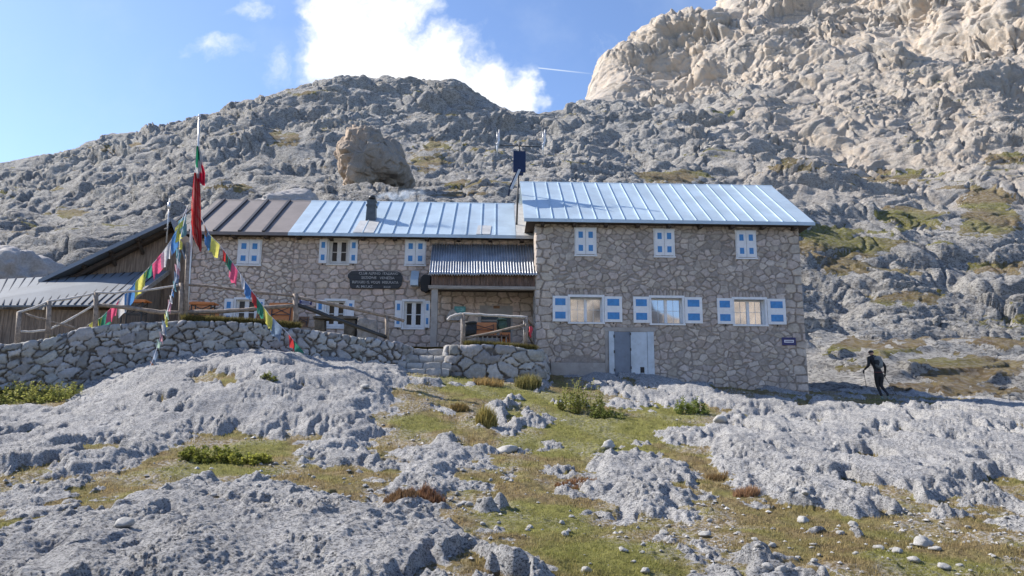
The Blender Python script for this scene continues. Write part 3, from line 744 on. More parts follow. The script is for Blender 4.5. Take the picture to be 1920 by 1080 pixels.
def roof_slab(parent, x0, x1, ye, ze, yr, zr, seams, m, name='roof', seam_m=0, back=True, sw=.035, sh=.05, zb=None):
    """pitched sheet roof with standing seams, eave at ye, ridge at yr"""
    b = MB(); th = .06
    b.prism([(x0, ye, ze), (x0, yr, zr), (x0, yr, zr-th), (x0, ye, ze-th)], (x1-x0, 0, 0))
    if back:
        yb = 2*yr-ye
        b.prism([(x0, yr+.004, zr-.003), (x0, yb, ze), (x0, yb, ze-th), (x0, yr+.004, zr-th)], (x1-x0, 0, 0))
        b.prism([(x0-.02, yr-.12, zr-.10), (x0-.02, yr, zr+.035), (x0-.02, yr+.12, zr-.10)], (x1-x0+.04, 0, 0))
    # drip edge
    b.box(x0, x1, ye-.03, ye-.004, ze-.13, ze+.004)
    nrm = Vector((0, -(zr-ze), yr-ye)).normalized()
    for s in seams:
        j = random.uniform(-.015, .015)
        pa = Vector((s+j, ye-.01, ze)); pb = Vector((s-j, yr-.02, zr))
        b.bar(pa+nrm*sh/2, pb+nrm*sh/2, sw, sh, seam_m, nrm)
    o = b.build(name, m if isinstance(m, list) else [m], parent)
    return o

# ---------------- tall right block
XR0, XR1 = 1.69, 12.17; ZE = 8.15; YRB = 37.0
hutR = empty('stone_building', ((XR0+XR1)/2, YR, 1.6), 'tall right-hand stone block with pale blue sheet roof and wide windows', 'building')
up_win = [px2(1077, 427.5, YR)+px2(1118.5, 479, YR), px2(1224.5, 429.7, YR)+px2(1265.5, 481.5, YR), px2(1377.5, 432.8, YR)+px2(1419, 484.5, YR)]
up_win = [(a, c, d, b) for a, b, c, d in up_win]
lo_win = []
for (a, b, c, d) in ((1065, 553.5, 1133, 605.5), (1217, 555, 1284, 608), (1372, 558, 1439.5, 610)):
    p = px2(a, b, YR); q = px2(c, d, YR); lo_win.append((p[0], q[0], q[1], p[1]))
door = (px2(1141, 640, YR)[0], px2(1224, 640, YR)[0], px2(1180, 707, YR)[1], px2(1180, 622, YR)[1])
ops = up_win+lo_win+[door]
ops = [(a+.03, b-.03, c+.03, d-.03) for a, b, c, d in ops]
stR = dict(cw=.30, ch=.215, seed=3, jit=1.0, shift=.5, wt=.42, joint=.15, stone=(.335, .315, .298), mortar=(.215, .206, .197), var=.22, relief=.035)
quoin = dict(cw=.50, ch=.32, seed=14, jit=.35, shift=.5, wt=.15, joint=.13, stone=(.37, .345, .32), mortar=(.21, .195, .18), var=.14, relief=.04, rough=.5)
def styleR(S, Z):
    d1, c1 = masonry(S, Z, **stR); d2, c2 = masonry(S, Z, **quoin)
    k = 1.0*((S < XR0+.62+.12*np.sin(Z*9)) | (S > XR1-.62-.14*np.sin(Z*8)))
    # vertical soldier stones over the lower windows
    d3, c3 = masonry(S, Z, .13, .55, 31, .5, .5, .1, .2, (.31, .29, .275), (.2, .19, .18), .2, .03)
    k3 = np.zeros(S.shape)
    for a, b, c, d in lo_win: k3 = np.maximum(k3, 1.0*((S > a-.1) & (S < b+.1) & (Z > d) & (Z < d+.28)))
    # patched cement left of the metal door
    n = fbm(S*1.3, Z*1.3, 0*S+4, 3); k4 = sstep(.0, .35, 1-((S-3.6)/1.5)**2-((Z-2.35)/.55)**2+.5*n)*(S < door[0]+.1)
    d = d1*(1-k)+d2*k; c = c1*(1-k[..., None])+c2*k[..., None]
    d = d*(1-k3)+d3*k3; c = c*(1-k3[..., None])+c3*k3[..., None]
    cc = np.array([.2, .19, .18])*(1+.2*n[..., None]); k4 = k4*.8
    d = d*(1-k4); c = c*(1-k4[..., None])+cc*k4[..., None]
    # large tone drift: rain-washed greyer patches
    t = (1+.10*fbm(S*.35, Z*.35, 0*S+2, 3))[..., None]
    return d, c*t
parts = [stone_patch((0, YR, 0), (1, 0, 0), (0, -1, 0), XR0, XR1, .8, ZE-.02, .02, styleR, ops),
         stone_patch((XR0, YR, 0), (0, 1, 0), (-1, 0, 0), 0, YRB-YR, .8, ZE+.0, .07, lambda S, Z: masonry(S, Z, **quoin)),
         stone_patch((XR1, YR, 0), (0, 1, 0), (1, 0, 0), 0, YRB-YR, .8, ZE+.0, .07, stR),
         stone_patch((0, YRB, 0), (1, 0, 0), (0, 1, 0), XR0, XR1, 2.5, ZE, .12, stR)]
# gable triangles
def gable(X, outx, y0, y1, zb, zr, st, res=.07):
    v, f, c = stone_patch((X, y0, 0), (0, 1, 0), (outx, 0, 0), 0, y1-y0, zb, zr, res, st)
    ym = (y0+y1)/2; h = (y1-y0)/2
    lim = zr-(np.abs(v[:, 1]-ym)/h)*(zr-zb); v[:, 2] = np.minimum(v[:, 2], np.maximum(lim, zb)); return v, f, c
YRR, ZRR = 32.8, 11.02
parts += [gable(XR0, -1, YR, YRB, ZE, ZRR-.12, quoin), gable(XR1, 1, YR, YRB, ZE, ZRR-.12, stR)]
V, Fc, C = merge(parts)
link_mesh('wall', np_mesh('wall', V, Fc, {'Col': C}), hutR, [MT['masonry']])
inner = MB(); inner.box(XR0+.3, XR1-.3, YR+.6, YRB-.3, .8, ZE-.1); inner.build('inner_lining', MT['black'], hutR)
for o_ in up_win: window(hutR, YR, o_, closed=True)
shx = [((1036, 1166)), ((1187, 1316)), ((1344, 1472))]
for o_, (a, b) in zip(lo_win, shx):
    window(hutR, YR, o_, wide=True, reveal=.22, sh_l=px2(a, 580, YR)[0], sh_r=px2(b, 580, YR)[0], sq='h', glassm='mirrorglass')
seams = [1.2+.565*i for i in range(1, 20)]
roofR = roof_slab(hutR, 1.2, 12.66, 28.55, 8.17, YRR, ZRR+.06, seams, MT['roofblue'], sw=.022, sh=.032)
for i in range(9): x = XR0+.25+i*(XR1-XR0-.5)/8; MB().box(x-.07, x+.07, 28.62, 29.2, 7.94, 8.06).build('rafter', MT['beam'], hutR)
b = MB(); b.box(XR0-.4, XR1+.4, 28.7, 37.2, 8.062, 8.085); b.build('soffit', MT['beam'], hutR)
# metal double door with side panels
dw = door[1]-door[0]
def dx_(px): return px2(px, 660, YR)[0]
df = MB(); df.box(door[0]-.0, dx_(1151), YR-.10, YR+.05, door[2], door[3]); df.box(dx_(1213.5), door[1]+.02, YR-.105, YR+.05, door[2]-.02, door[3]-.01)
df.box(door[0]-.16, door[1]+.1, YR-.06, YR+.1, door[3], door[3]+.16, 1); df.box(door[0]-.14, door[0]-.01, YR-.05, YR+.1, door[2]+.1, door[3], 1)
dfo = df.build('door', [MT['doormetal'], MT['concrete']], hutR)
MB().box(dx_(1151)+.005, dx_(1182)-.005, YR-.06, YR-.02, door[2]-.05, door[3]-.01).build('door_leaf', MT['doordark'], dfo)
MB().box(dx_(1182)+.005, dx_(1213)-.0, YR-.09, YR-.05, door[2]-.05, door[3]-.02).build('door_leaf', MT['doormetal'], dfo)
for z in (.2, .9, 1.5):
    MB().box(dx_(1151)-.02, dx_(1151)+.025, YR-.12, YR-.101, door[2]+z, door[2]+z+.11).build('hinge', MT['iron'], dfo); MB().box(dx_(1182)-.02, dx_(1182)+.02, YR-.11, YR-.091, door[2]+z+.1, door[2]+z+.2).build('hinge', MT['iron'], dfo)
MB().box(dx_(1199), dx_(1206.5), YR-.10, YR-.092, door[2]+.16, door[2]+.38).build('vent', MT['black'], dfo)
b = MB(); b.box(px2(1030, 0, YR)[0], door[0]-.16, YR-.22, YR-.02, 1.4, px2(1080, 681, YR)[1]); b.build('plinth', MT['concrete'], hutR, bevel=.02)

# ---------------- long left wing
XL0, XL1 = px2(359, 500, YL)[0], XR0; ZL = 7.83; YLR, ZLR = 33.6, 10.28; YLB = 36.6
wing = empty('stone_building', ((XL0+XL1)/2, YL, 3.0), 'long lower stone wing with half brown and half blue sheet roof and a smoking chimney', 'building')
def rect(pl, Y=YL): a, b, c, d = pl; p = px2(a, b, Y); q = px2(c, d, Y); return (p[0], q[0], q[1], p[1])
wU1 = rect((447.5, 450, 489, 497)); wU2 = rect((615.5, 447.5, 654.5, 496)); wU3 = rect((760, 450, 798.5, 497.5))
wD1 = rect((440, 558.5, 481, 612)); wD2 = rect((609.5, 561, 649, 614.5)); wD3 = rect((755, 562, 795.5, 616))
pdoor = rect((898, 571, 962, 648))
ops = [(a+.03, b-.03, c+.03, d-.03) for a, b, c, d in (wU1, wU2, wU3, wD1, wD2, wD3, pdoor)]
stA = dict(cw=.28, ch=.185, seed=41, jit=.9, shift=.5, wt=.3, joint=.20, stone=(.455, .415, .38), mortar=(.235, .215, .20), var=.14, relief=.03)
stB = dict(cw=.36, ch=.215, seed=52, jit=.5, shift=.5, wt=.2, joint=.17, stone=(.425, .38, .35), mortar=(.26, .24, .222), var=.16, relief=.03, rough=.7)
stC = dict(cw=.46, ch=.27, seed=63, jit=.4, shift=.5, wt=.15, joint=.14, stone=(.43, .375, .34), mortar=(.24, .22, .2), var=.16, relief=.035, rough=.6)
XJ = px2(549, 500, YL)[0]
def styleL(S, Z):
    dA, cA = masonry(S, Z, **stA); dB, cB = masonry(S, Z, **stB); dC, cC = masonry(S, Z, **stC)
    k = 1.0*(S > XJ+.03*np.sin(Z*11)); kc = k*(1.0*(Z < 6.05))
    kq = 1.0*(S < XL0+.5+.15*np.sin(Z*7))
    kc = np.maximum(kc, kq)
    d = dA*(1-k)+dB*k; c = cA*(1-k[..., None])+cB*k[..., None]
    d = d*(1-kc)+dC*kc; c = c*(1-kc[..., None])+cC*kc[..., None]
    jn = (np.abs(S-XJ) < .025); d = np.where(jn, -.03, d)
    r = sstep(.25, .6, fbm(S*.9+4, Z*.9, 0*S+1, 3))[..., None]
    return d, c*(1-r*.12)+np.array([.30, .2, .16])*r*.12
parts = [stone_patch((0, YL, 0), (1, 0, 0), (0, -1, 0), XL0, XL1, 2.4, ZL-.02, .02, styleL, ops),
         stone_patch((XL0, YL, 0), (0, 1, 0), (-1, 0, 0), 0, YLB-YL, 2.4, ZL, .07, stC),
         gable(XL0, -1, YL, YLB, ZL, ZLR-.1, stC)]
V, Fc, C = merge(parts)
link_mesh('wall', np_mesh('wall', V, Fc, {'Col': C}), wing, [MT['masonry']])
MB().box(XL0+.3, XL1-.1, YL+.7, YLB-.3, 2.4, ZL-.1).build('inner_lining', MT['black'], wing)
window(wing, YL, wU1, closed=True); window(wing, YL, wU3, closed=True)
def sx(px, py=580): return px2(px, py, YL)[0]
window(wing, YL, wU2, sh_l=sx(599, 470), sh_r=sx(671, 470), pale=True)
window(wing, YL, wD1, sh_l=sx(421), sh_r=sx(496)); window(wing, YL, wD2, sh_l=sx(593.5), sh_r=sx(664.5)); window(wing, YL, wD3, sh_l=sx(741), sh_r=sx(806.5))
# roof: brown stretch, blue stretch, bare grey end
XB = px2(541, 438, 30.1)[0]
s1 = [XB-.98*i-.02 for i in range(1, 6)]
roof_slab(wing, XL0-.35, XB, 30.05, 7.86, YLR, ZLR, s1, [MT['roofbrown'], MT['seamdark']], seam_m=1, sw=.11, sh=.07)
s2 = [XB+.6*i for i in range(1, 15)]
roof_slab(wing, XB+.003, .93, 30.03, 7.86, YLR, ZLR+.012, s2, MT['roofblue'], sw=.025, sh=.035)
roof_slab(wing, .935, XR0-.01, 30.05, 7.86, YLR, ZLR, [], MT['rooflight'])
def roofz(y): return 7.86+(y-30.03)/(YLR-30.03)*(ZLR+.012-7.86)
# paler sheet below the chimney and the small patch near the eave
for (xa, xb, ya, yb) in ((px2(668, 430, 30.8)[0], px2(706, 430, 30.8)[0], 30.06, 31.3), (px2(893, 435, 30.3)[0], px2(919, 435, 30.3)[0], 30.06, 30.95)):
    za, zb_ = roofz(ya)+.012, roofz(yb)+.012
    MB().prism([(xa, ya, za), (xb, ya, za), (xb+.05, yb, zb_), (xa+.05, yb, zb_)], (0, 0, .02)).build('roof_patch', MT['rooflight'], wing)
for i in range(11): x = XL0+.4+i*(XL1-XL0-.9)/10; MB().box(x-.08, x+.08, 30.12, 30.7, 7.66, 7.76).build('rafter', MT['beam'], wing)
MB().box(XL0-.3, XR0-.02, 30.1, 37.1, 7.765, 7.785).build('soffit', MT['beam'], wing)
# chimney: a tapered sheet-metal stack with a cowl
cx, cy = px2(695, 420, 31.45)[0], 31.55
zb0 = roofz(31.0)-.1
b = MB(); q = .225
lo = [(cx-q, cy-.22, zb0), (cx+q, cy-.22, zb0), (cx+q, cy+.22, zb0), (cx-q, cy+.22, zb0)]
zt = px2(695, 377, 31.4)[1]; q2 = .175
hi_ = [(cx-q2, cy-.17, zt), (cx+q2, cy-.17, zt), (cx+q2, cy+.17, zt), (cx-q2, cy+.17, zt)]
b.add(lo+hi_, [(0, 1, 5, 4), (1, 2, 6, 5), (2, 3, 7, 6), (3, 0, 4, 7), (4, 5, 6, 7)])
b.box(cx-.22, cx+.22, cy-.2, cy+.2, zt-.22, zt-.15); b.box(cx-.21, cx+.21, cy-.19, cy+.19, zt, zt+.05)
b.box(cx-.36, cx+.34, cy-.40, cy-.2, zb0-.12, zb0+.10)
ch = b.build('chimney', MT['chim'], wing)
b = MB(); b.tube([(cx, cy, zt+.04), (cx, cy, zt+.14)], [.13, .12], 12)
for i in range(8):
    t = math.pi*i/8; b.tube([(cx+.16*math.cos(t), cy+.16*math.sin(t), zt+.14), (cx, cy, zt+.27), (cx-.16*math.cos(t), cy-.16*math.sin(t), zt+.14)], .018, 5)
b.tube([(cx, cy, zt+.13), (cx, cy, zt+.24), (cx, cy, zt+.3)], [.15, .15, .05], 12)
b.build('cowl', MT['iron'], ch)
SMOKE = (cx, cy, zt+.25)
# porch: pillar, beam, board fascia, corrugated lean-to roof
porch_y = 29.05
pxa, pxb = px2(807.5, 600, porch_y)[0], px2(819.5, 600, porch_y)[0]
zbm0, zbm1 = px2(900, 542.5, porch_y)[1], px2(900, 536.5, porch_y)[1]
MB().box(pxa, pxb, porch_y, porch_y+.28, 2.8, zbm0).build('pillar', MT['concrete'], wing, bevel=.012)
b = MB(); b.box(pxa-.12, XR0+.0, porch_y-.06, porch_y+.22, zbm0, zbm1); b.build('beam', MT['greywood'], wing, bevel=.01)
zf1 = px2(900, 514, porch_y)[1]+.05
b = MB(); n_ = 17; xx = np.linspace(pxa-.02, XR0-.03, n_+1)
for i in range(n_): b.box(xx[i]+.004, xx[i+1]-.004, porch_y+random.uniform(0, .015), porch_y+.04, zbm1+.002, zf1)
b.build('fascia', MT['fascia'], wing)
b = MB(); b.box(pxa+.0, pxa+.04, porch_y+.05, YL-.03, zbm1-.05, zf1); b.box(pxa, XR0-.02, porch_y+.3, YL-.05, zbm1+.02, zbm1+.05); b.build('porch_ceiling', MT['beam'], wing)
def corrugated(xa0, xb0, y0, z0, xa1, xb1, y1, z1, waves, off=0.0):
    nc, nr = waves*8+1, 12
    s = np.linspace(0, 1, nc); t = np.linspace(0, 1, nr); TT, SS = np.meshgrid(t, s, indexing='ij')
    X = (xa0*(1-SS)+xb0*SS)*(1-TT)+(xa1*(1-SS)+xb1*SS)*TT
    dip = .018*perlin(SS*5, TT*2, 0*SS+off)
    w_ = .036*np.cos(SS*waves*2*np.pi)
    L_ = math.hypot(y1-y0, z1-z0); ny, nz_ = -(z1-z0)/L_, (y1-y0)/L_
    P = np.stack([X, y0+(y1-y0)*TT+ny*(w_+dip), z0+(z1-z0)*TT+nz_*(w_+dip)+off], -1)
    return P.reshape(-1, 3), grid_faces(nr, nc), np.ones((nr*nc, 3))
yt, yb_ = 30.45, 28.85
ztp = px2(900, 458, yt)[1]; zbt = px2(900, 515.5, yb_)[1]
xa0 = px2(805, 515, yb_)[0]; xa1 = px2(811, 457, yt)[0]; xm0 = px2(897, 515, yb_)[0]
V, Fc, C = merge([corrugated(xa0, xm0+.06, yb_, zbt, xa1, px2(895, 457, yt)[0]+.06, yt, ztp, 19), corrugated(xm0-.02, XR0+.03, yb_+.01, zbt-.01, px2(895, 457, yt)[0]-.02, XR0-.0, yt, ztp-.03, 21, .035)])
o = link_mesh('porch_roof', np_mesh('porch_roof', V, Fc), wing, [MT['corr']])
md = o.modifiers.new('thick', 'SOLIDIFY'); md.thickness = .008
# glazed entrance door
x0, x1, z0, z1 = pdoor
b = MB(); yy = YL+.1
b.box(x0-.03, x1+.03, YL-.02, yy+.1, z1-.42, z1+.02); b.box(x0-.03, x0+.1, YL-.018, yy+.1, z0, z1-.42); b.box(x1-.1, x1+.03, YL-.018, yy+.1, z0, z1-.42); xm = x0+(x1-x0)*.62
b.box(xm-.08, xm+.08, yy-.02, yy+.06, z0, z1-.42); b.box(x0+.1, xm-.08, yy, yy+.05, z0, z0+.5); b.box(xm+.08, x1-.1, yy, yy+.05, z0, z0+.5)
b.box(x0+.1, xm-.08, yy, yy+.05, z0+.98, z0+1.06)
do = b.build('door', MT['concrete'], wing)
MB().box(x0+.1, xm-.08, yy+.03, yy+.04, z0+.5, z1-.42).build('pane', MT['glass'], do); MB().box(xm+.08, x1-.1, yy+.03, yy+.04, z0+.5, z1-.42).build('pane', MT['glass'], do)
MB().box(xm-.28, xm-.02, YL-.035, YL-.022, z1-.16, z1-.05).build('door_plate', MT['brown'], do)
MB().tube([(px2(1001.5, 560, 29.3)[0], 29.3, 3.1), (px2(1001.5, 560, 29.3)[0], 29.3, 5.2)], .03, 6).build('downpipe', MT['greywood'], wing)
# sheet-metal vent hood left of the porch
hx0, hx1, hz0, hz1 = rect((768, 507, 791, 541), YL)
b = MB(); b.prism([(hx0+.08, YL-.0, hz1), (hx0+.08, YL-.38, hz1-.45), (hx0+.08, YL-.38, hz1-.68), (hx0+.08, YL, hz1-.68)], (.32, 0, 0)); b.build('vent_hood', MT['roofblue'], wing)
b = MB()
pp = [(hx0+.30+.3*math.cos(t), YL-.28, hz0+.16+.3*math.sin(t)) for t in np.linspace(math.pi*.0, math.pi, 7)]
b.prism([(hx1-.03, YL-.02, hz0-.1), (hx1-.03, YL-.02, hz0+.42), (hx1+.08, YL-.02, hz0+.52), (hx1+.38, YL-.02, hz0+.5), (hx1+.36, YL-.02, hz0-.1), (hx1+.2, YL-.02, hz0-.22)], (0, -.3, 0)); b.build('gas_cupboard', MT['black'], wing, bevel=.03)

# ---------------- name board
bd = rect((653, 508, 754, 543), YL-.06)
x0, x1, z0, z1 = bd; hgt = z1-z0
board = empty('name_board', (x0, YL-.06, z0), 'dark shaped timber name board with four lines of faded capitals on the stone facade', 'sign')
def zz(f): return z0+hgt*f
b = MB(); Yb = YL-.10
outline = [(.03, .55), (.0, .62), (.0, .8), (.06, .98), (.14, 1.0), (.9, 1.0), (.96, .93), (1.0, .72), (1.0, .5), (.985, .22), (.93, .04), (.08, .02), (.05, .1)]
b.prism([(x0+(x1-x0)*a, Yb, zz(c)) for a, c in outline], (0, .045, 0)); b.build('plank_board', MT['signwood'], board, bevel=.008)
b = MB()
for f_ in (.26, .53, .77): b.box(x0+.08, x1-.06, Yb-.004, Yb+.01, zz(f_)-.006, zz(f_)+.006)
b.build('joints', MT['black'], board)
def text_mesh(name, s, x, y, z, size, width, m, parent, ext=.004, thick=.0):
    cu = bpy.data.curves.new(name, 'FONT'); cu.body = s; cu.size = size; cu.extrude = ext; cu.offset = thick; cu.resolution_u = 2
    o = bpy.data.objects.new(name, cu); COL.objects.link(o)
    dg = bpy.context.evaluated_depsgraph_get(); me = bpy.data.meshes.new_from_object(o.evaluated_get(dg)); bpy.data.objects.remove(o)
    n = len(me.vertices); co = np.zeros(n*3, np.float32); me.vertices.foreach_get('co', co); co = co.reshape(-1, 3)
    wd = co[:, 0].max()-co[:, 0].min(); k = width/wd
    V = np.stack([x+(co[:, 0]-co[:, 0].min())*k, y-co[:, 2], z+co[:, 1]], -1); me.vertices.foreach_set('co', V.ravel().astype(np.float32)); me.update()
    me.materials.clear()
    return link_mesh(name, me, parent, [m])
bw = x1-x0
for s, a, b_, f_ in (('CLUB ALPINO  ITALIANO', .20, .92, .80), ('SEZIONE   VENEZIA', .25, .86, .56), ('RIFUGIO G. VOLPI  MISURATA', .09, .93, .31)):
    text_mesh('lettering', s, x0+bw*a, Yb-.006, zz(f_), .145, bw*(b_-a), MT['letters'], board, thick=.003)
text_mesh('lettering', 'AL MULAZ', x0+bw*.16, Yb-.006, zz(.07), .14, bw*.30, MT['letters'], board, thick=.003)
text_mesh('lettering', '2560', x0+bw*.66, Yb-.006, zz(.08), .10, bw*.13, MT['letters'], board, thick=.002)
# small blue direction signs
def small_sign(r, Y, label, arrow):
    x0, x1, z0, z1 = r; e = empty('wall_sign', (x0, Y, z0), label, 'sign')
    MB().box(x0, x1, Y-.05, Y-.02, z0, z1).build('sign_panel', MT['navy'], e, bevel=.01)
    b = MB(); wd, h = x1-x0, z1-z0
    if arrow:
        b.box(x0+wd*.12, x0+wd*.62, Y-.056, Y-.05, z0+h*.70, z0+h*.84); b.box(x0+wd*.68, x0+wd*.86, Y-.056, Y-.05, z0+h*.72, z0+h*.80)
        b.box(x0+wd*.2, x0+wd*.8, Y-.056, Y-.05, z0+h*.45, z0+h*.53); b.prism([(x0+wd*.78, Y-.056, z0+h*.38), (x0+wd*.78, Y-.056, z0+h*.60), (x0+wd*.92, Y-.056, z0+h*.49)], (0, .006, 0))
        b.box(x0+wd*.15, x0+wd*.85, Y-.056, Y-.05, z0+h*.14, z0+h*.24)
    else:
        b.box(x0+wd*.16, x0+wd*.84, Y-.056, Y-.05, z0+h*.34, z0+h*.68)
    b.build('sign_print', MT['lwhite'], e)
    if not arrow:
        b = MB(); b.box(x0+wd*.22, x0+wd*.78, Y-.06, Y-.057, z0+h*.46, z0+h*.56); b.build('sign_line', MT['navy'], e)
small_sign(rect((562, 560, 585, 573)), YL, 'small navy sign with a white arrow behind the tall railing post', True)
small_sign(rect((1464.5, 633, 1491.5, 648), YR), YR-.03, 'small violet-blue sign low on the right corner of the tall block', False)

# ---------------- wooden barn on the left with lean-to roof
YBn = 31.0
barn = empty('wooden_barn', (px2(200, 560, YBn)[0], YBn, 3.2), 'weathered board barn with a long grey mono-pitch roof left of the stone wing', 'barn')
apex = at(322, 412, YBn); lowl = at(78, 527, YBn); 
rgt = at(356, 500, YBn)
b = MB()
poly = [(lowl.x+.25, YBn, 3.0), (rgt.x, YBn, 3.0), (rgt.x, YBn, rgt.z+.0), (apex.x, YBn, apex.z-.2), (lowl.x+.25, YBn, lowl.z-.1)]
b.prism(poly, (0, 6.5, 0)); b.build('wall', MT['boards'], barn)
# roof: left plane with visible gable overhang, and the short right plane
def slope_slab(a, c, y0, y1, th, m, name, seams=0):
    b = MB(); a = Vector(a); c = Vector(c)
    b.prism([(a.x, y0, a.z), (c.x, y0, c.z), (c.x, y0, c.z-th), (a.x, y0, a.z-th)], (0, y1-y0, 0)); return b.build(name, m, barn)
al = at(72, 524, YBn-.75); ap = at(320, 408, YBn-.75)
slope_slab((al.x, 0, al.z), (ap.x, 0, ap.z), YBn-.75, YBn+6.6, .17, MT['roofgrey'], 'roof')
ar = at(352, 494, YBn-.75)
slope_slab((ap.x+.01, 0, ap.z), (ar.x, 0, ar.z), YBn-.75, YBn+6.6, .14, MT['roofgrey'], 'roof')
b = MB(); b.bar((al.x+.3, YBn-.2, al.z-.28), (ap.x-.1, YBn-.2, ap.z-.30), .3, .16, 0, (0, 0, 1))
for px, py in ((102, 527), (160, 500), (212, 478), (264, 456)):
    p = at(px, py, YBn-.3); b.bar((p.x, YBn-.65, p.z+.12), (p.x, YBn+.05, p.z+.12), .16, .18); b.bar((p.x, YBn-.5, p.z+.05), (p.x, YBn-.02, p.z-.38), .1, .12)
b.build('beams', MT['beam'], barn)
# lean-to in front
shed = empty('shed', (px2(150, 590, 28.2)[0], 28.2, 2.6), 'low board shed with ribbed grey metal roof in front of the barn', 'shed')
def at2(px, py, Y): p = at(px, py, Y); return Vector(p)
E0, E1 = at2(-90, 573, 28.0), at2(232, 571, 28.0); T0, T1 = at2(-90, 528, YBn-.1), at2(318, 507, YBn-.1)
b = MB(); b.add([E0, E1, T1, T0, E0-Vector((0, 0, .06)), E1-Vector((0, 0, .06)), T1-Vector((0, 0, .06)), T0-Vector((0, 0, .06))], [(0, 1, 2, 3), (7, 6, 5, 4), (0, 4, 5, 1), (1, 5, 6, 2), (2, 6, 7, 3), (3, 7, 4, 0)])
for i in range(1, 24):
    f = i/24; p = E0.lerp(E1, f); q = T0.lerp(T1, f); b.bar(p+Vector((0, 0, .03)), q+Vector((0, 0, .02)), .03, .035, 1)
b.build('roof', [MT['shedroof'], MT['seamdark']], shed)
b = MB()
xs = np.arange(E0.x+.1, E1.x-.1, .16)
for x in xs: b.box(x+.004, x+.156, 28.35+random.uniform(0, .012), 28.4, 2.4, E0.z-.06)
zr_ = T1.z-.1
b.prism([(E1.x-.12, 28.4, 2.6), (E1.x-.12, 28.4, E1.z-.1), (T1.x-.3, YBn-.1, zr_), (T1.x-.3, YBn-.1, 2.6)], (.03, .01, 0))
b.build('wall', MT['boards'], shed)
b = MB(); b.bar(E1+Vector((-.02, -.02, -.08)), T1+Vector((-.02, 0, -.08)), .06, .16); b.build('rake_board', MT['greywood'], shed)

# thin mast on the barn
mast_ = empty('aerial_mast', at(318, 455, YBn-.9), 'thin pale aerial mast standing at the barn gable peak', 'mast')
b = MB(); pa, pb = at(312, 455, YBn-.9), at(318, 372, YBn-.9); b.tube([pa, pb], [.035, .02], 6); b.tube([at(317, 380, YBn-.9), at(317, 392, YBn-.9)], .06, 6); b.build('pole', MT['alu'], mast_)

# ---------------- aerial mast with panels between the two roofs
YM = 31.2
am = empty('panel_mast', at(967, 440, YM), 'mast with dark blue solar panel and aerial boom rising behind the roof joint', 'mast')
b = MB(); b.tube([at(967.5, 462, YM), at(970, 380, YM), at(974.5, 266, YM)], [.045, .04, .03], 8); b.build('pole', MT['iron'], am)
p = at(974, 303, YM-.12); b = MB(); hw, hh = .27, .5
b.box(p.x-hw, p.x+hw, YM-.16, YM-.11, p.z-hh, p.z+hh*.95); b.box(p.x-.13, p.x+.17, YM-.13, YM-.04, p.z-hh-.12, p.z-hh); b.build('solar_panel', MT['panel'], am, bevel=.015)
b = MB(); q0, q1 = at(971.5, 322, YM-.3), at(955, 359, YM-.9)
b.bar(q0, q1, .09, .55, 0, (0, 1, 0)); sp2 = b.build('side_panel', [MT['panel']], am)
b = MB(); b.bar(q0+Vector((.05, -.29, 0)), q1+Vector((.06, -.29, 0)), .1, .03, 0, (0, 1, 0)); b.build('panel_frame', MT['cream'], am)
b = MB(); c0, c1 = at(938, 272, YM), at(1014, 275.5, YM); b.tube([c0, c1], .025, 6); b.tube([at(967, 330, YM), at(974, 322, YM)], .02, 5); b.build('boom', MT['iron'], am)
for px in (934, 1020):
    b = MB()
    b.tube([at(px-2, 247, YM), at(px-2, 270, YM)], .018, 5); b.tube([at(px+2, 243, YM), at(px+1.5, 262, YM), at(px-2, 275, YM), at(px-1.5, 292, YM)], [.02, .045, .04, .018], 6)
    b.tube([at(px-4, 270, YM), at(px+2, 271, YM)], .05, 6); b.build('aerial', MT['alu'], am)
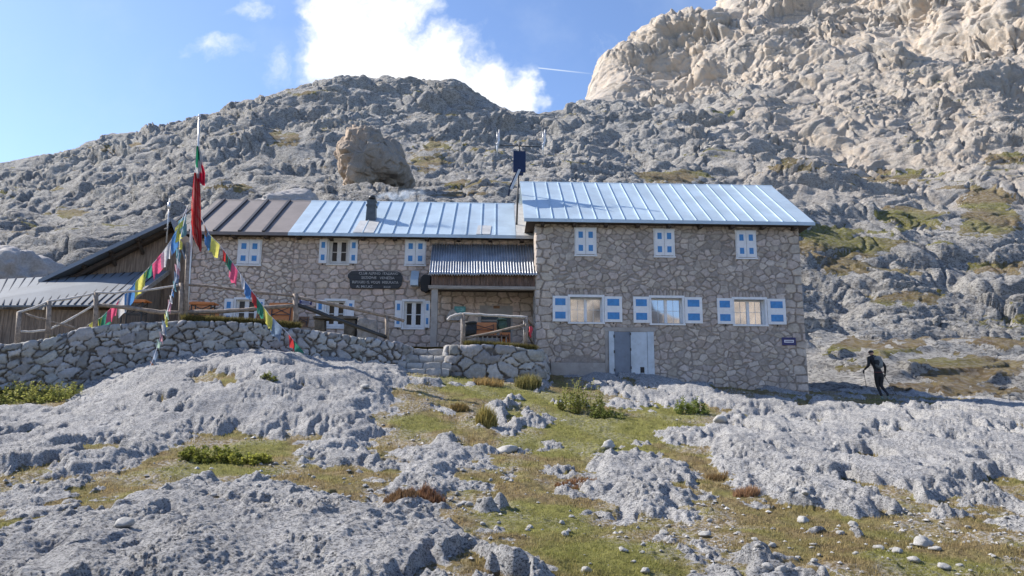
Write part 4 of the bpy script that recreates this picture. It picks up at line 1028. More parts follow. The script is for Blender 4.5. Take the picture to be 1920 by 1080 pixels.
#PART3
# ------------------------------------------------------------------ terrace: dry stone walls, turf, steps
def px_path(pts):
    """pts: (px, py_top, Y) -> world top line"""
    return [tuple(at(px, py, Y)) for px, py, Y in pts]
def dry_wall(name, top, zbot, label, group=None, seed=5, wtop=.5, cw=.34, ch=.22, res=.028, side=1, tone=1.0):
    top = np.array(top, float); seg = np.hypot(*np.diff(top[:, :2], axis=0).T); s = np.concatenate([[0], np.cumsum(seg)])
    ns = int(s[-1]/res)+1; S = np.linspace(0, s[-1], ns)
    tx = np.interp(S, s, top[:, 0]); ty = np.interp(S, s, top[:, 1]); tz = np.interp(S, s, top[:, 2])
    k = np.hanning(25)[1:-1]; k /= k.sum(); sm = lambda a: np.convolve(np.pad(a, 11, 'edge'), k, 'valid')
    tx, ty, tz = sm(tx), sm(ty), sm(tz)
    zb = np.interp(S, s, np.broadcast_to(zbot, len(s)))
    dx = np.gradient(tx); dy = np.gradient(ty); l = np.hypot(dx, dy); nx, ny = dy/l*side, -dx/l*side       # outward (towards the camera)
    H = (tz-zb).max(); rows = int((H+wtop+.3)/res); T = np.linspace(0, H+wtop+.3, rows)
    TT, SS = np.meshgrid(T, S, indexing='ij')
    h = (tz-zb)[None, :]
    up_ = np.minimum(TT, h); ov = np.clip(TT-h, 0, wtop); dn_ = np.clip(TT-h-wtop, 0, None)
    d, c = masonry(SS, TT-h, cw, ch, seed, 1.0, .5, .5, .085, (.335*tone, .33*tone, .322*tone), (.135, .125, .115), .3, .075, 1.8, .10)
    # outward direction rotates over the top edge
    a = np.clip((TT-h)/.12+.5, 0, 1)*(np.pi/2)
    X = tx[None, :]-nx[None, :]*(ov-.06)+nx[None, :]*np.cos(a)*d; Y = ty[None, :]-ny[None, :]*(ov-.06)+ny[None, :]*np.cos(a)*d
    Z = zb[None, :]+up_-dn_+np.sin(a)*d*(dn_ == 0)+.05*perlin(SS*1.4, 0*SS, 0*SS+seed)*(up_/np.maximum(h, .1))-.10*(1-np.clip(h-TT, 0, 1))*0
    # batter: the face leans back a little
    bt = .09*(h-up_); X = X+nx[None, :]*bt; Y = Y+ny[None, :]*bt
    me = np_mesh(name, np.stack([X, Y, Z], -1).reshape(-1, 3), grid_faces(rows, ns), {'Col': c.reshape(-1, 3)})
    o = link_mesh(name, me, None, [MT['drystone']]); return tag(o, label, 'wall', group)
WL = [(-90, 662, 22.4), (20, 652, 22.9), (90, 640, 23.3), (130, 627, 23.6), (180, 618, 23.9), (250, 612, 24.2), (350, 607, 24.6), (450, 609, 25.0), (560, 622, 25.5), (650, 634, 26.2), (715, 642, 26.8), (758, 652, 27.2)]
topL = px_path(WL); topL += [(topL[-1][0]+.12, topL[-1][1]+.35, topL[-1][2]), (topL[-1][0]+.1, topL[-1][1]+1.3, topL[-1][2]+.02)]
dry_wall('stone_wall', topL, [1.1]*4+[1.3]*3+[1.5]*7, 'long dry stone terrace wall under the flagpole and the log railing', seed=5)
WRt = [(841, 652, 27.15), (880, 652, 27.05), (950, 654, 27.0), (1010, 661, 27.1)]
topR = px_path(WRt); topR = [(topR[0][0]-.02, topR[0][1]+1.2, topR[0][2]), (topR[0][0]-.05, topR[0][1]+.3, topR[0][2])]+topR+[(topR[-1][0]+.12, topR[-1][1]+.4, topR[-1][2]-.05), (XR0+.35, YR-.1, topR[-1][2]-.1)]
dry_wall('stone_wall', topR, [1.5]*len(topR), 'short dry stone wall right of the steps below the porch', seed=15, cw=.55, ch=.33)
# terrace floor behind the walls
def terrace():
    xs = np.linspace(topL[0][0]-4, XR0+.3, 260); V = []; nr = 60
    tl = np.array(topL[:-2]); tr_ = np.array(topR[2:-2])
    ye = np.interp(xs, tl[:, 0], tl[:, 1]); ze = np.interp(xs, tl[:, 0], tl[:, 2])
    gap = (xs > tl[-1, 0]) & (xs < tr_[0, 0]-.05); rr = xs >= tr_[0, 0]-.05
    ye = np.where(gap, 27.9, ye); ze = np.where(gap, 3.0, ze)
    ye = np.where(rr, np.interp(xs, tr_[:, 0], tr_[:, 1]), ye); ze = np.where(rr, np.interp(xs, tr_[:, 0], tr_[:, 2]), ze)
    ye = ye+.3*(1-gap)
    t = np.linspace(0, 1, nr)[:, None]; Y = ye[None, :]*(1-t)+(YL+.3)*t; X = xs[None, :]+0*Y
    Z = ze[None, :]*np.exp(-t*3.2)+3.02*(1-np.exp(-t*3.2))-.02+.03*fbm(X*1.5, Y*1.5, 0*X, 3)+.05*sstep(.15, .0, t)
    g = sstep(.45, .05, t)+0*X; m = sstep(.0, .35, fbm(X*.8, Y*.8, 0*X+2, 3))*.5*sstep(.1, .5, t)
    K = np.stack([m, g*.6, sstep(.2, .7, t)+0*X, 0*X], -1)
    me = np_mesh('terrace_ground', np.stack([X, Y, Z], -1).reshape(-1, 3), grid_faces(nr, 260), {'Kind': K.reshape(-1, 4)})
    tag(link_mesh('terrace_ground', me, None, [MT['land']]), kind='structure')
terrace()
def rock_mesh(name, sx, sy, sz, seed, sub=4, rough=.28, fine=.05, flat=.0, col=(.36, .355, .35)):
    import bmesh
    b = bmesh.new(); bmesh.ops.create_icosphere(b, subdivisions=sub, radius=1)
    n = len(b.verts); V = np.array([v.co[:] for v in b.verts], np.float32); Fc = np.array([[v.index for v in f.verts] for f in b.faces]); b.free()
    o = seed*7.13
    # planar cuts make a broken stone rather than an egg
    rs = np.random.RandomState(seed); r = np.ones(n)*1.1
    for i in range(14):
        nn = rs.normal(size=3); nn /= np.linalg.norm(nn); dd = rs.uniform(.72, 1.0); k = V@nn
        r = np.minimum(r, np.where(k > .05, dd/np.maximum(k, .05), 9))
    P = V*r[:, None]
    P = P*(1+rough*.5*fbm(P[:, 0]*1.3+o, P[:, 1]*1.3, P[:, 2]*1.3, 3)+fine*fbm(P[:, 0]*6+o, P[:, 1]*6, P[:, 2]*6, 3))[:, None]
    P[:, 2] = np.where(P[:, 2] < 0, P[:, 2]*(1-flat), P[:, 2])
    P = P*np.array([sx, sy, sz])
    t = (1+.2*fbm(P[:, 0]*3/sx+o, P[:, 1]*3/sy, P[:, 2]*3/sz, 3))[:, None]
    return np_mesh(name, P, Fc, {'Col': np.clip(np.array(col)*t, 0, 1)})
# stone steps, each block its own part
st_ = empty('stone_steps', at(800, 690, 26.6), 'four rough stone steps climbing between the two terrace walls', 'steps')
SX0, SX1 = at(762, 665, 27)[0], at(840, 665, 27)[0]
for i, (py, Y, xa, xb) in enumerate([(653.5, 27.75, SX0-.05, SX1+.1), (666, 27.25, SX0-.05, SX1+.05), (680, 26.7, SX0-.25, SX1+.15), (692, 26.2, SX0-.3, SX1+.1)]):
    zt_ = at(800, py, Y).z; n_ = 120; k_ = 30
    s = np.linspace(xa, xb, n_); t = np.linspace(0, 1, k_)
    TT, SS = np.meshgrid(t, s, indexing='ij')
    f = sstep(0, .5, TT); Yv = Y-.02+np.clip((TT-.5)*2, 0, 1)*.8+.05*perlin(SS*2, TT*3, 0*SS+i*3); Zv = zt_-.38*(1-np.clip(TT*2, 0, 1))+.03*fbm(SS*2.5, TT*3, 0*SS+i, 3)
    Yv = Yv-.05*np.sin(np.clip(TT*2, 0, 1)*np.pi)
    f1, f2, idv = cells2((SS/.55).astype(np.float32), (TT*.8+i*5).astype(np.float32), 9+i, .5, .2, .5); mj = sstep(.02, .12, f2-f1); Zv = Zv-.04*(1-mj)
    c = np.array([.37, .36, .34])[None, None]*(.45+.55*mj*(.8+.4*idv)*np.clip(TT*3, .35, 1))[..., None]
    me = np_mesh('step', np.stack([SS, Yv, Zv], -1).reshape(-1, 3), grid_faces(k_, n_), {'Col': c.reshape(-1, 3)})
    link_mesh('step', me, st_, [MT['drystone']])

# ------------------------------------------------------------------ railings
def tw(px, py, off=.0):
    """point over the left terrace wall line, set back a little"""
    Y = np.interp(px, [p[0] for p in WL], [p[2] for p in WL])+.28+off; return at(px, py, Y)
rail = empty('log_railing', tw(345, 610), 'rustic log railing running along the long terrace wall in front of the wing', 'railing')
def post(a, b, r, m=None, name='post', par=rail):
    MB().tube([b, Vector(b).lerp(Vector(a), .5)+Vector((.01, 0, 0)), a], [r*.9, r*.82, r*.78], 9, wob=.06).build(name, m or MT['rail'], par)
for a, b in (((36, 586), (31, 650)), ((92, 565), (89, 640)), ((180, 549), (178, 622)), ((341, 531), (339, 610)), ((554, 551), (554, 622)), ((725, 594), (726, 645))):
    post(tw(*a), tw(*b), .09 if a[0] not in (341, 554) else .115)
def railpoly(pts, r, m, par=rail, f=tw):
    P = [f(*p) for p in pts]; Q = []
    for i in range(len(P)-1):
        for k in range(4): Q.append(P[i].lerp(P[i+1], k/4)+Vector((0, 0, random.uniform(-.012, .012))))
    Q.append(P[-1]); MB().tube(Q, [r*random.uniform(.68, .92) for _ in Q], 8, wob=.05).build('rail', m, par)
railpoly([(32, 586), (60, 578), (92, 565), (130, 560), (180, 549)], .045, MT['railpale'])
railpoly([(178, 549), (215, 549), (245, 547), (300, 541), (341, 533)], .045, MT['railpale'])
railpoly([(340, 533), (400, 537), (450, 544), (556, 556)], .055, MT['rail'])
railpoly([(552, 556), (640, 574), (735, 595), (757, 602)], .075, MT['rail'])
railpoly([(181, 572), (240, 577), (300, 585), (338, 586)], .085, MT['rail'])
railpoly([(342, 586), (420, 584), (480, 579), (552, 573)], .085, MT['rail'])
railpoly([(554, 570), (640, 602), (726, 633)], .085, MT['iron'])
railpoly([(30, 622), (60, 622), (88, 619), (120, 605), (176, 572)], .04, MT['railpale'])
railpoly([(46, 588), (95, 603), (143, 616)], .045, MT['rail'])
def tr(px, py, off=0): return at(px, py, 27.35+off)
rail2 = empty('log_railing', tr(925, 650), 'short bleached log railing on the right terrace wall below the porch', 'railing')
post(tr(869, 588), tr(868, 655), .09, par=rail2); post(tr(987, 594), tr(985, 656), .075, par=rail2)
post(tr(865, 598), tr(863.5, 654), .022, MT['railpale'], 'stake', rail2); post(tr(982, 600), tr(981, 650), .02, MT['railpale'], 'stake', rail2)
railpoly([(839, 600), (845, 594), (855, 590), (871, 588), (910, 590.5), (957, 593), (989, 595)], .06, MT['railpale'], rail2, tr)
railpoly([(873, 634), (930, 622), (985, 609)], .06, MT['rail'], rail2, tr)
pe = at(1001, 612, 28.7); pf = at(1000, 645, 28.7)
MB().tube([tr(988, 597), pe], .045, 8).build('rail', MT['rail'], rail2); MB().tube([tr(988, 622), pf], .05, 8).build('rail', MT['rail'], rail2)

# ------------------------------------------------------------------ cloth things
def cloth_mat():
    m = bpy.data.materials.new('dyed_cloth'); m.use_nodes = True; n = NT(m.node_tree); b = n.n['Principled BSDF']
    a = n.node('ShaderNodeAttribute', attribute_name='Col').outputs['Color']; v = n.node('ShaderNodeTexCoord').outputs['Object']
    g = n.ramp(n.noise(v, 14, 5, .6), .3, .7, .85, 1.1); c = n.mix(1.0, a, n.comb(g, g, g), 'MULTIPLY')
    n.set(b.inputs['Base Color'], c); b.inputs['Roughness'].default_value = .85
    t = n.node('ShaderNodeBsdfTranslucent'); n.set(t.inputs[0], c); mx = n.node('ShaderNodeMixShader'); mx.inputs[0].default_value = .45
    n.l.new(b.outputs[0], mx.inputs[1]); n.l.new(t.outputs[0], mx.inputs[2]); n.l.new(mx.outputs[0], n.n['Material Output'].inputs[0]); return m
MT['cloth'] = cloth_mat()
CLO = dict(y=(.7, .66, .16), b=(.08, .22, .5), w=(.62, .62, .64), p=(.72, .12, .24), g=(.05, .25, .17), t=(.15, .3, .36), o=(.55, .3, .18), r=(.5, .05, .05), gb=(.22, .3, .42), c=(.45, .62, .5), k=(.55, .32, .38))
def flag(parent, a, b, h, col, seed, skew=.12):
    a = Vector(a); b = Vector(b); rs = np.random.RandomState(seed)
    nu, nv = 9, 9; V = []; ph = rs.uniform(0, 6); gather = rs.uniform(.15, .5); sk = rs.uniform(-skew, skew)+.06
    for i in range(nv):
        t = i/(nv-1)
        for j in range(nu):
            s = j/(nu-1); p = a.lerp(b, s)
            sc_ = 1-gather*t*(1-t*.3); x = (s-.5)*(b.x-a.x)*sc_; mid = (a+b)/2
            fold = .05*math.sin(s*7+ph+t*1.5)*(.3+t)
            V.append((mid.x+x+sk*t*h+.25*(b.x-a.x)*0, p.y+fold, p.z*(1-t*.25)+mid.z*t*.25-h*t*(1-.16*abs(math.sin(s*5+ph)))))
    me = np_mesh('flag', np.array(V), grid_faces(nv, nu), {'Col': np.tile(np.array(CLO[col])[None], (nu*nv, 1))})
    return link_mesh('flag', me, parent, [MT['cloth']])
PY = 24.95   # depth of the flagpole
def string(pts, flags, label, size=.36, hh=.42):
    """pts: (px, py, Y) of the cord; flags: (px, colour)"""
    e = empty('prayer_flag_string', at(*pts[0]), label, 'prayer flags', 'strings of prayer flags tied to the flagpole')
    P = [at(*p) for p in pts]; MB().tube(P, .008, 5).build('cord', MT['lwhite'], e)
    arr = np.array([[p[1] if False else p[0], p[1], p[2]] for p in pts], float)
    cum = np.concatenate([[0], np.cumsum([(P[i+1]-P[i]).length for i in range(len(P)-1)])])
    n = len(flags)
    for i, fdef in enumerate(flags):
        (py, c) = fdef[:2]; k = fdef[2] if len(fdef) > 2 else 1.0
        s = float(np.interp(py, arr[:, 1], cum)); L_ = size*.58*k*random.uniform(.9, 1.15)
        def pos(s_):
            s_ = min(max(s_, 0), cum[-1]); j = min(int(np.searchsorted(cum, s_, 'right')-1), len(P)-2); return P[j].lerp(P[j+1], (s_-cum[j])/(cum[j+1]-cum[j]))
        a, b = pos(s-L_), pos(s+L_)
        if a.x > b.x: a, b = b, a
        if b.x-a.x < .16*k: m_ = (a+b)/2; w_ = Vector((.09*k, 0, 0)); a = m_-w_+(a-m_)*.6; b = m_+w_+(b-m_)*.6
        flag(e, a, b, hh*k*random.uniform(1.0, 1.25), c, int(py)*3+i)
string([(352, 385, PY), (330, 437, PY-.1), (300, 480, PY-.2), (262, 520, PY-.35), (220, 567, PY-.5), (190, 595, PY-.7), (163, 610, 24.2)],
       [(408, 't'), (418, 'y', 1.2), (440, 'b', 1.3), (463, 'w', 1.4), (484, 'p', 1.1), (503, 'g', .8), (517, 'y', 1.15), (538, 'b', 1.3), (556, 'w', 1.15), (574, 'p', 1.1), (589, 'g', .9), (601, 'y', .9)],
       'string of large prayer flags slanting left from the pole to the terrace wall end', .42, .46)
string([(350, 392, PY), (337, 455, PY-.3), (330, 520, PY-.6), (312, 590, PY-1.2), (298, 640, PY-1.6), (288, 672, 22.9), (275, 700, 22.4)],
       [(425, 't', 1.1), (450, 'y', .9), (470, 't'), (488, 'w', .9), (500, 'k'), (513, 'gb'), (530, 't', .7), (545, 'b', .6), (557, 'w', .6), (566, 'k', .9), (585, 'c', .6), (593, 'y', .8), (605, 'gb', 1.0), (612, 'w', .7), (626, 'k', .8), (640, 'c', .8), (660, 'gb', .8), (680, 'o', .9), (692, 't', .6)],
       'string of small faded prayer flags hanging down from the pole to the rock', .30, .34)
string([(376, 405, PY), (392, 440, PY-.1), (410, 456, PY-.1), (436, 492, PY-.2), (458, 525, PY-.3), (480, 556, PY-.4), (505, 590, PY-.5), (540, 625, PY-.5), (560, 650, 24.9), (572, 662, 24.9)],
       [(425, 'o', .9), (434, 'b', 1.2), (448, 'y', 1.25), (474, 'r', .8), (483, 'g', .8), (495, 'p', 1.3), (520, 'w', .9), (535, 'b', 1.0), (551, 'r', 1.0), (567, 'g', 1.0), (585, 'y', 1.2), (603, 'gb', 1.3), (633, 'r', .8), (648, 'g', 1.2)],
       'string of prayer flags slanting right from the pole across the facade', .38, .42)
pole = empty('flagpole', at(348, 612, PY), 'tall thin pale flagpole standing on the terrace wall', 'flagpole')
b = MB(); b.tube([at(347.5, 625, PY), at(353, 540, PY), at(362, 400, PY), at(372, 270, PY), at(373.5, 218, PY)], [.06, .055, .045, .035, .025], 8); b.build('pole', MT['alu'], pole)
b = MB(); b.tube([at(351, 500, PY-.08), at(368, 300, PY-.08)], .008, 4); b.tube([at(374, 215, PY), at(374, 220, PY)], .04, 6); b.build('halyard', MT['lwhite'], pole)
MB().tube([at(352, 455, PY-.12), at(348, 612, PY-.12)], .07, 8, wob=.05).build('timber_support', MT['rail'], pole)
def drape(name, label, cat, pts, colf, folds=3, n=26, amp=.09):
    """limp hanging cloth: pts = (py, px_left, px_right)"""
    V = []; C = []; nu = 17
    for i in range(n):
        t = i/(n-1); py = pts[0][0]+(pts[-1][0]-pts[0][0])*t
        l = np.interp(py, [p[0] for p in pts], [p[1] for p in pts]); r = np.interp(py, [p[0] for p in pts], [p[2] for p in pts])
        for j in range(nu):
            s = j/(nu-1); a = at(l+(r-l)*s, py+4*math.sin(s*6+t*4)*(t > .8), PY-.03)
            V.append((a.x, a.y-.05-amp*math.sin(s*folds*math.pi*2+t*2.2)*(.5+.5*t), a.z)); C.append(colf(s, t))
    me = np_mesh(name, np.array(V), grid_faces(n, nu), {'Col': np.array(C)}); o = link_mesh(name, me, None, [MT['cloth']]); return tag(o, label, cat)
def ital(s, t):
    d = s*.8+t*1.5
    return (.02, .22, .12) if d < .95 and s < .75 else ((.62, .62, .62) if d < 1.38 else (.62, .03, .08))
drape('flag', 'limp green, white and red tricolour flag near the top of the pole', 'flag', [(275, 370, 374), (290, 369, 379), (310, 369, 382), (325, 371, 387), (345, 373, 386)], ital)
drape('banner', 'long dark red banner hanging limp down the flagpole', 'banner', [(325, 366, 371), (345, 363, 376), (380, 361, 378), (420, 361, 379), (445, 364, 380), (468, 374, 378)], lambda s, t: (.58, .06, .06) if (s*5+t*2) % 1 > .25 else (.5, .22, .18), folds=4, n=34)

# ------------------------------------------------------------------ terrace furniture
def X_frame(b, x0, x1, y, z0, z1, m, r=.014):
    b.bar((x0, y, z0), (x0, y, z1), r*2, r*2, m); b.bar((x1, y, z0), (x1, y, z1), r*2, r*2, m)
    zm = (z0+z1)/2; b.bar((x0, y-.004, z1-.04), (x1, y-.004, zm), r*1.6, r*1.6, m); b.bar((x1, y+.028, z1-.04), (x0, y+.028, zm), r*1.6, r*1.6, m); b.bar((x0, y, zm), (x1, y, zm), r*1.5, r*1.5, m)
def leaning_table(r, Y, label, cols='orange', group=None):
    x0, x1, z0, z1 = rect(r, Y); e = empty('folding_table', (x0, Y, z0), label, 'table', group)
    b = MB(); b.prism([(x0, Y, z0), (x0, Y+.22, z1), (x0, Y+.19, z1), (x0, Y-.03, z0)], (x1-x0, 0, 0)); b.build('board', MT[cols], e)
    b = MB(); k = .14*(x1-x0); X_frame(b, x0+k, x1-k, Y-.06, z0+.08*(z1-z0), z1-.12*(z1-z0), 0, .016 if z1-z0 > .6 else .011)
    # follow the tilt of the board
    b.v = [(v[0], v[1]+.22*(v[2]-z0)/(z1-z0), v[2]) for v in b.v]
    b.build('folded_legs', MT['iron'], e)
def standing_table(r, Y, label, wd=.55):
    x0, x1, z0, z1 = rect(r, Y); e = empty('folding_table', (x0, Y, z0), label, 'table')
    b = MB(); b.box(x0, x1, Y, Y+wd, z1-.04, z1); b.box(x0, x1, Y-.006, Y+.02, z1-.09, z1-.043); b.build('table_top', MT['orange'], e, bevel=.006)
    for yy in (Y+.08, Y+wd-.1):
        b = MB(); X_frame(b, x0+.12, x1-.12, yy, z0, z1-.05, 0, .02); b.build('leg', MT['iron'], e)
leaning_table((503, 566, 549, 612), 29.6, 'orange folding table leaning on its edge, right of the leftmost ground-floor window')
leaning_table((479, 585, 499, 606), 28.4, 'small orange folding bench end standing below the leftmost ground-floor window')
leaning_table((559, 592, 577, 614), 29.9, 'small brown folding stool against the wall below the navy arrow sign', 'brown')
leaning_table((887, 603, 931, 632), 28.6, 'orange folding table leaning in the porch behind the short railing')
leaning_table((937, 622, 957, 645), 28.4, 'small orange folding bench end in the porch beside the green rucksack')
standing_table((352, 566, 398, 606), 27.6, 'orange-topped folding table standing beside the flagpole in front of the wing')
standing_table((222, 561, 268, 610), 26.6, 'orange-topped folding table standing left of the flagpole near the barn')
t = empty('orange_bench_board', at(380, 585, 29.4), 'slanting orange board leaning against the left corner of the wing', 'board')
x0, x1, z0, z1 = rect((352, 562, 404, 600), 29.9); b = MB(); b.prism([(x0, 29.9, z0), (x1+.15, 29.9, z0), (x1, 30.2, z1-.45), (x0+.5, 30.3, z1), (x0, 30.3, z1)], (0, .04, 0)); b.build('board', MT['orange'], t)
# stone table and standing slab
e = empty('stone_table', at(628, 625, 28.0), 'mossy stone table with a thin slab top in front of the middle ground-floor window', 'table')
x0, x1, z0, z1 = rect((587, 592, 668, 632), 28.0)
def rough_block(name, x0, x1, y0, y1, z0, z1, m, par, seed=1, amp=.03, n=14):
    b = MB(); import bmesh
    bm = bmesh.new(); bmesh.ops.create_cube(bm, size=1); bmesh.ops.subdivide_edges(bm, edges=bm.edges[:], cuts=n, use_grid_fill=True)
    V = np.array([v.co[:] for v in bm.verts]); Fc = [tuple(v.index for v in f.verts) for f in bm.faces]; bm.free()
    S = np.array([x1-x0, y1-y0, z1-z0]); r = np.linalg.norm(V, axis=1); V = V*(1-.05*(r/.866)**6)[:, None]
    P = V*S+np.array([(x0+x1)/2, (y0+y1)/2, (z0+z1)/2]); d = fbm(P[:, 0]*2.2+seed, P[:, 1]*2.2, P[:, 2]*2.2, 4)
    P = P+V/np.maximum(r, .1)[:, None]*(d*amp)[:, None]
    return link_mesh(name, np_mesh(name, P, np.array(Fc)), par, [m])
rough_block('table_top', x0, x1, 27.9, 28.6, z1-.11, z1, MT['darkstone'], e, 2, .02)
rough_block('leg', x0+.06, x0+.42, 28.0, 28.5, z0-.1, z1-.11, MT['darkstone'], e, 3); rough_block('leg', x1-.48, x1-.05, 28.0, 28.5, z0-.1, z1-.11, MT['darkstone'], e, 4)
x0, x1, z0, z1 = rect((671, 598, 706, 634), 27.9)
tag(rough_block('standing_stone', x0, x1, 27.8, 28.2, z0-.15, z1, MT['stonegrey'], None, 8, .06), 'grey standing stone slab on the terrace right of the stone table', 'stone')
# notice boards in the porch
x0, x1, z0, z1 = rect((852, 574.5, 873, 587), 30.4)
nb = MB(); nb.box(x0, x1, 30.38, 30.42, z0, z1, 0); nb.box(x0+.08, x1-.06, 30.372, 30.38, z0+.07, z1-.06, 1); tag(nb.build('notice_board', [mat('teal_board', (.1, .32, .33), .6), mat('teal_map', (.18, .42, .44), .6, var=.4, vs=12)]), 'small teal notice board on the porch wall', 'notice board')
o = [at(px, py, 30.35) for px, py in ((838, 600), (837, 593), (843, 583), (850, 578.5), (856, 586), (866, 589), (866, 600), (852, 600.5))]
nb = MB(); nb.prism([(p.x, p.y, p.z) for p in o], (0, .04, 0)); tag(nb.build('stone_plaque', mat('pale_plaque', (.42, .41, .4), .8, var=.3, vs=9, dirt=(.12, .1, .1), dirt_amt=.6)), 'pale irregular plaque on the porch wall under the teal board', 'plaque')
# rucksacks
def rucksack(px, py, Y, w_, h, m, label, lean=.0, name='rucksack'):
    p = at(px, py, Y); e = empty(name, p, label, 'rucksack'); import bmesh
    def blob(nm, c, s, seed, mm):
        bm = bmesh.new(); bmesh.ops.create_icosphere(bm, subdivisions=3, radius=1); V = np.array([v.co[:] for v in bm.verts]); Fc = np.array([[v.index for v in f.verts] for f in bm.faces]); bm.free()
        V = np.sign(V)*np.abs(V)**.75; V = V*(1+.1*fbm(V[:, 0]*2+seed, V[:, 1]*2, V[:, 2]*2, 3))[:, None]; P = V*np.array(s)+np.array(c)
        P[:, 0] += lean*(P[:, 2]-p.z); return link_mesh(nm, np_mesh(nm, P, Fc), e, [mm])
    blob('pack_body', (p.x, p.y, p.z+h*.46), (w_/2, .15, h*.46), 1, m); blob('lid', (p.x, p.y-.01, p.z+h*.9), (w_*.47, .16, h*.13), 2, m); blob('pocket', (p.x+.01, p.y-.14, p.z+h*.35), (w_*.36, .07, h*.25), 3, m)
    b = MB(); b.tube([(p.x-w_*.3, p.y-.1, p.z+h*.9), (p.x-w_*.42, p.y-.17, p.z+h*.5), (p.x-w_*.35, p.y-.1, p.z+h*.1)], .018, 5); b.build('strap', MT['black'], e); return e
MT['greencloth'] = mat('green_nylon', (.045, .085, .06), .7, var=.3, vs=9); MT['darkcloth'] = mat('black_nylon', (.02, .025, .03), .7, var=.4, vs=9); MT['greycloth'] = mat('grey_nylon', (.16, .175, .175), .7, var=.3, vs=6)
rucksack(941, 622, 28.2, .4, .5, MT['greencloth'], 'dark green rucksack on the porch bench behind the short railing')
rucksack(879, 632, 28.0, .5, .58, MT['darkcloth'], 'black rucksack slumped at the left post of the short railing', .12)
# plank bench in the porch carrying the packs
e = empty('porch_bench', at(920, 635, 28.3), 'dark bench with pale slatted side under the rucksacks in the porch', 'bench')
x0, x1, z0, z1 = rect((893, 630, 952, 652), 28.35)
MB().box(x0, x1, 28.0, 28.45, z1-.05, z1).build('seat', MT['fascia'], e); 
for i in range(7): x = x0+.05+i*(x1-x0-.14)/6; MB().box(x, x+.05, 28.02, 28.06, z0-.1, z1-.05).build('slat', MT['greywood'], e)
# red and white ribbon on the railing corner
b = MB(); q = at(994.5, 612, 27.4); b.tube([q, q+Vector((.03, 0, -.1)), q+Vector((-.02, 0, -.3)), q+Vector((.02, -.02, -.42))], [.05, .07, .05, .02], 6); tag(b.build('ribbon', mat('red_cloth', (.5, .05, .07), .8)), 'red cloth knotted to the right end of the short railing', 'cloth')
# ------------------------------------------------------------------ smoke from the chimney
def smoke():
    m = bpy.data.materials.new('wood_smoke'); m.use_nodes = True; n = NT(m.node_tree); n.n.clear()
    x0, y0, z0 = SMOKE; tcn = n.node('ShaderNodeTexCoord').outputs['Object']; x, y, z = n.sep(tcn)
    t = n.math('DIVIDE', n.math('SUBTRACT', x, x0), 2.6, clamp=True)
    zc = n.math('ADD', z0, n.math('MULTIPLY', t, .12)); wd = n.math('ADD', .12, n.math('MULTIPLY', t, .42))
    a = n.math('DIVIDE', n.math('SUBTRACT', z, zc), wd); b_ = n.math('DIVIDE', n.math('SUBTRACT', y, y0), wd)
    r = n.math('SQRT', n.math('ADD', n.math('MULTIPLY', a, a), n.math('MULTIPLY', b_, b_)))
    ns = n.noise(tcn, 2.8, 4, .6); d = n.math('MULTIPLY', n.ramp(r, .2, 1.0, 1, 0), n.ramp(ns, .42, .62))
    d = n.math('MULTIPLY', d, n.math('MULTIPLY', n.ramp(t, 0, .06), n.ramp(t, .25, 1, 1, 0)))
    v = n.node('ShaderNodeVolumePrincipled'); v.inputs['Color'].default_value = (.75, .85, .97, 1); n.l.new(n.math('MULTIPLY', d, 4.0), v.inputs['Density'])
    o = n.node('ShaderNodeOutputMaterial'); n.l.new(v.outputs[0], o.inputs['Volume'])
    b = MB(); b.box(x0+.02, x0+2.7, y0-.55, y0+.55, z0-.45, z0+.75); s = b.build('smoke', m); tag(s, 'pale blue wood smoke drifting right from the chimney', 'smoke')
smoke()
